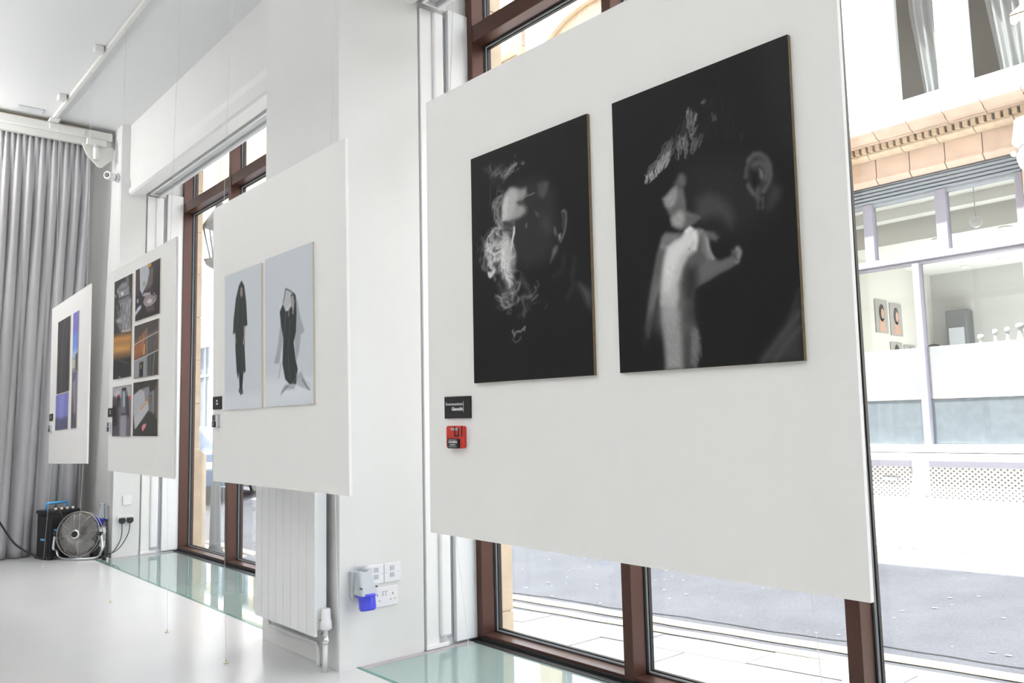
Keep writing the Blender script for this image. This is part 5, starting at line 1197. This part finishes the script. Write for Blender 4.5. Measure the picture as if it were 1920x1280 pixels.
o = MB().tube(smoothpts([(-7.99, .95, .95), (-7.97, 1.10, .62), (-7.95, 1.262, .334), (-7.95, 1.342, .196), (-7.95, 1.402, .124), (-7.945, 1.50, .05), (-7.93, 1.56, .015), (-7.90, 1.585, .008)], 6), .008, 8).build('cable', BLK, loc=(-7.9, 1.58, 0)); tag(o, 'thick black cable sagging across the curtain to the speaker box', 'cable')
# fan
fc = Vector((-7.68, 1.785, .212)); fn = Vector((.72, -.68, .12)).normalized(); fu = Vector((.68, .72, 0)).normalized(); fv = fn.cross(fu)*-1
if fv.z < 0: fv = -fv
t = thing('floor_fan', 'round metal floor fan with a wire guard beside the black speaker box', 'fan', (fc.x, fc.y, 0))
R_ = .185
def ring(b, r, off, rad, n=48): b.tube([fc+fn*off+fu*r*math.cos(q)+fv*r*math.sin(q) for q in np.linspace(0, 2*PI, n+1)], rad, 5)
b = MB(); ring(b, R_, .0, .0045); ring(b, R_-.002, -.05, .004); b.build('guard_rim', WIRE, t)
b = MB()
for k in range(150):
    q = 2*PI*k/150; e = fu*math.cos(q)+fv*math.sin(q); b.tube([fc+fn*.045+e*.035, fc+fn*.04+e*.12, fc+fn*.022+e*.16, fc+e*R_], .0010, 4)
o = b.build('guard_wires', WIRE, t); o['kind'] = 'stuff'
b = MB()
for k in range(60):
    q = 2*PI*k/60; e = fu*math.cos(q)+fv*math.sin(q); b.tube([fc-fn*.10+e*.06, fc-fn*.09+e*.15, fc-fn*.05+e*R_], .0012, 4)
o = b.build('back_guard_wires', WIRE, t); o['kind'] = 'stuff'
for k in range(8):
    q = 2*PI*k/8+.2; e = fu*math.cos(q)+fv*math.sin(q); MB().tube([fc+fn*.047+e*.035, fc+fn*.043+e*.12, fc+fn*.024+e*.16, fc+e*R_], .0022, 5).build('guard_spoke', WIRE, t)
MB().lathe([(.038, .0), (.038, .012), (.027, .012)], fc+fn*.04, fn, n=24).build('hub_ring', CHROME, t); MB().cyl(fc+fn*.050, fc+fn*.056, .026).build('hub_badge', BLK, t)
for k in range(5):
    q0 = 2*PI*k/5; V = []
    for i in range(9):
        s = i/8; r = .03+s*.13
        for j in range(5):
            w_ = (j/4-.5)*(.5+.75*math.sin(PI*min(1, s*.8+.1))); q = q0+w_+.35*s; V.append(fc+fn*(-.012-.05*(j/4-.5))+(fu*math.cos(q)+fv*math.sin(q))*r)
    b = MB(); b.add(V, [(i*5+j, i*5+j+1, i*5+5+j+1, i*5+5+j) for i in range(8) for j in range(4)], smooth=True); b.build('blade', mat('fan_blade_grey', (.20, .20, .205, 1), .4), t)
MB().lathe([(.06, 0), (.065, -.05), (.05, -.11), (.02, -.12)], fc-fn*.06, fn, n=20).build('motor', BLK, t)
fl_, fr_ = Vector((-7.87, 1.655, .012)), Vector((-7.53, 1.945, .012)); bk = -fn; bk.z = 0; bk.normalize()
sl, sr = fc-fu*(R_+.012), fc+fu*(R_+.012)
MB().tube(smoothpts([sl+Vector((0, 0, .0)), sl+Vector((-.012, -.008, -.11)), fl_+Vector((.01, .01, .06)), fl_+Vector((.05, .03, .006)), (fl_+fr_)/2+Vector((.03, -.03, .0)), fr_+Vector((-.05, -.04, .006)), fr_+Vector((-.01, -.01, .06)), sr+Vector((.012, .008, -.11)), sr], 6), .011, 10).build('stand', CHROME, t)
for f_ in (fl_, fr_):
    MB().tube([f_+Vector((.035, .025, -.0)), f_+Vector((-.0, -.0, 0)), f_+bk*.16], .010, 8).build('leg', CHROME, t); MB().ball(f_+Vector((.03, .0, .004)), .018, .8, 12).build('rubber_foot', BLK, t)
for s_ in (sl, sr): MB().cyl(s_-fu*.01, s_+fu*.01, .018).build('pivot_knob', BLK, t)

bpy.context.view_layer.update()
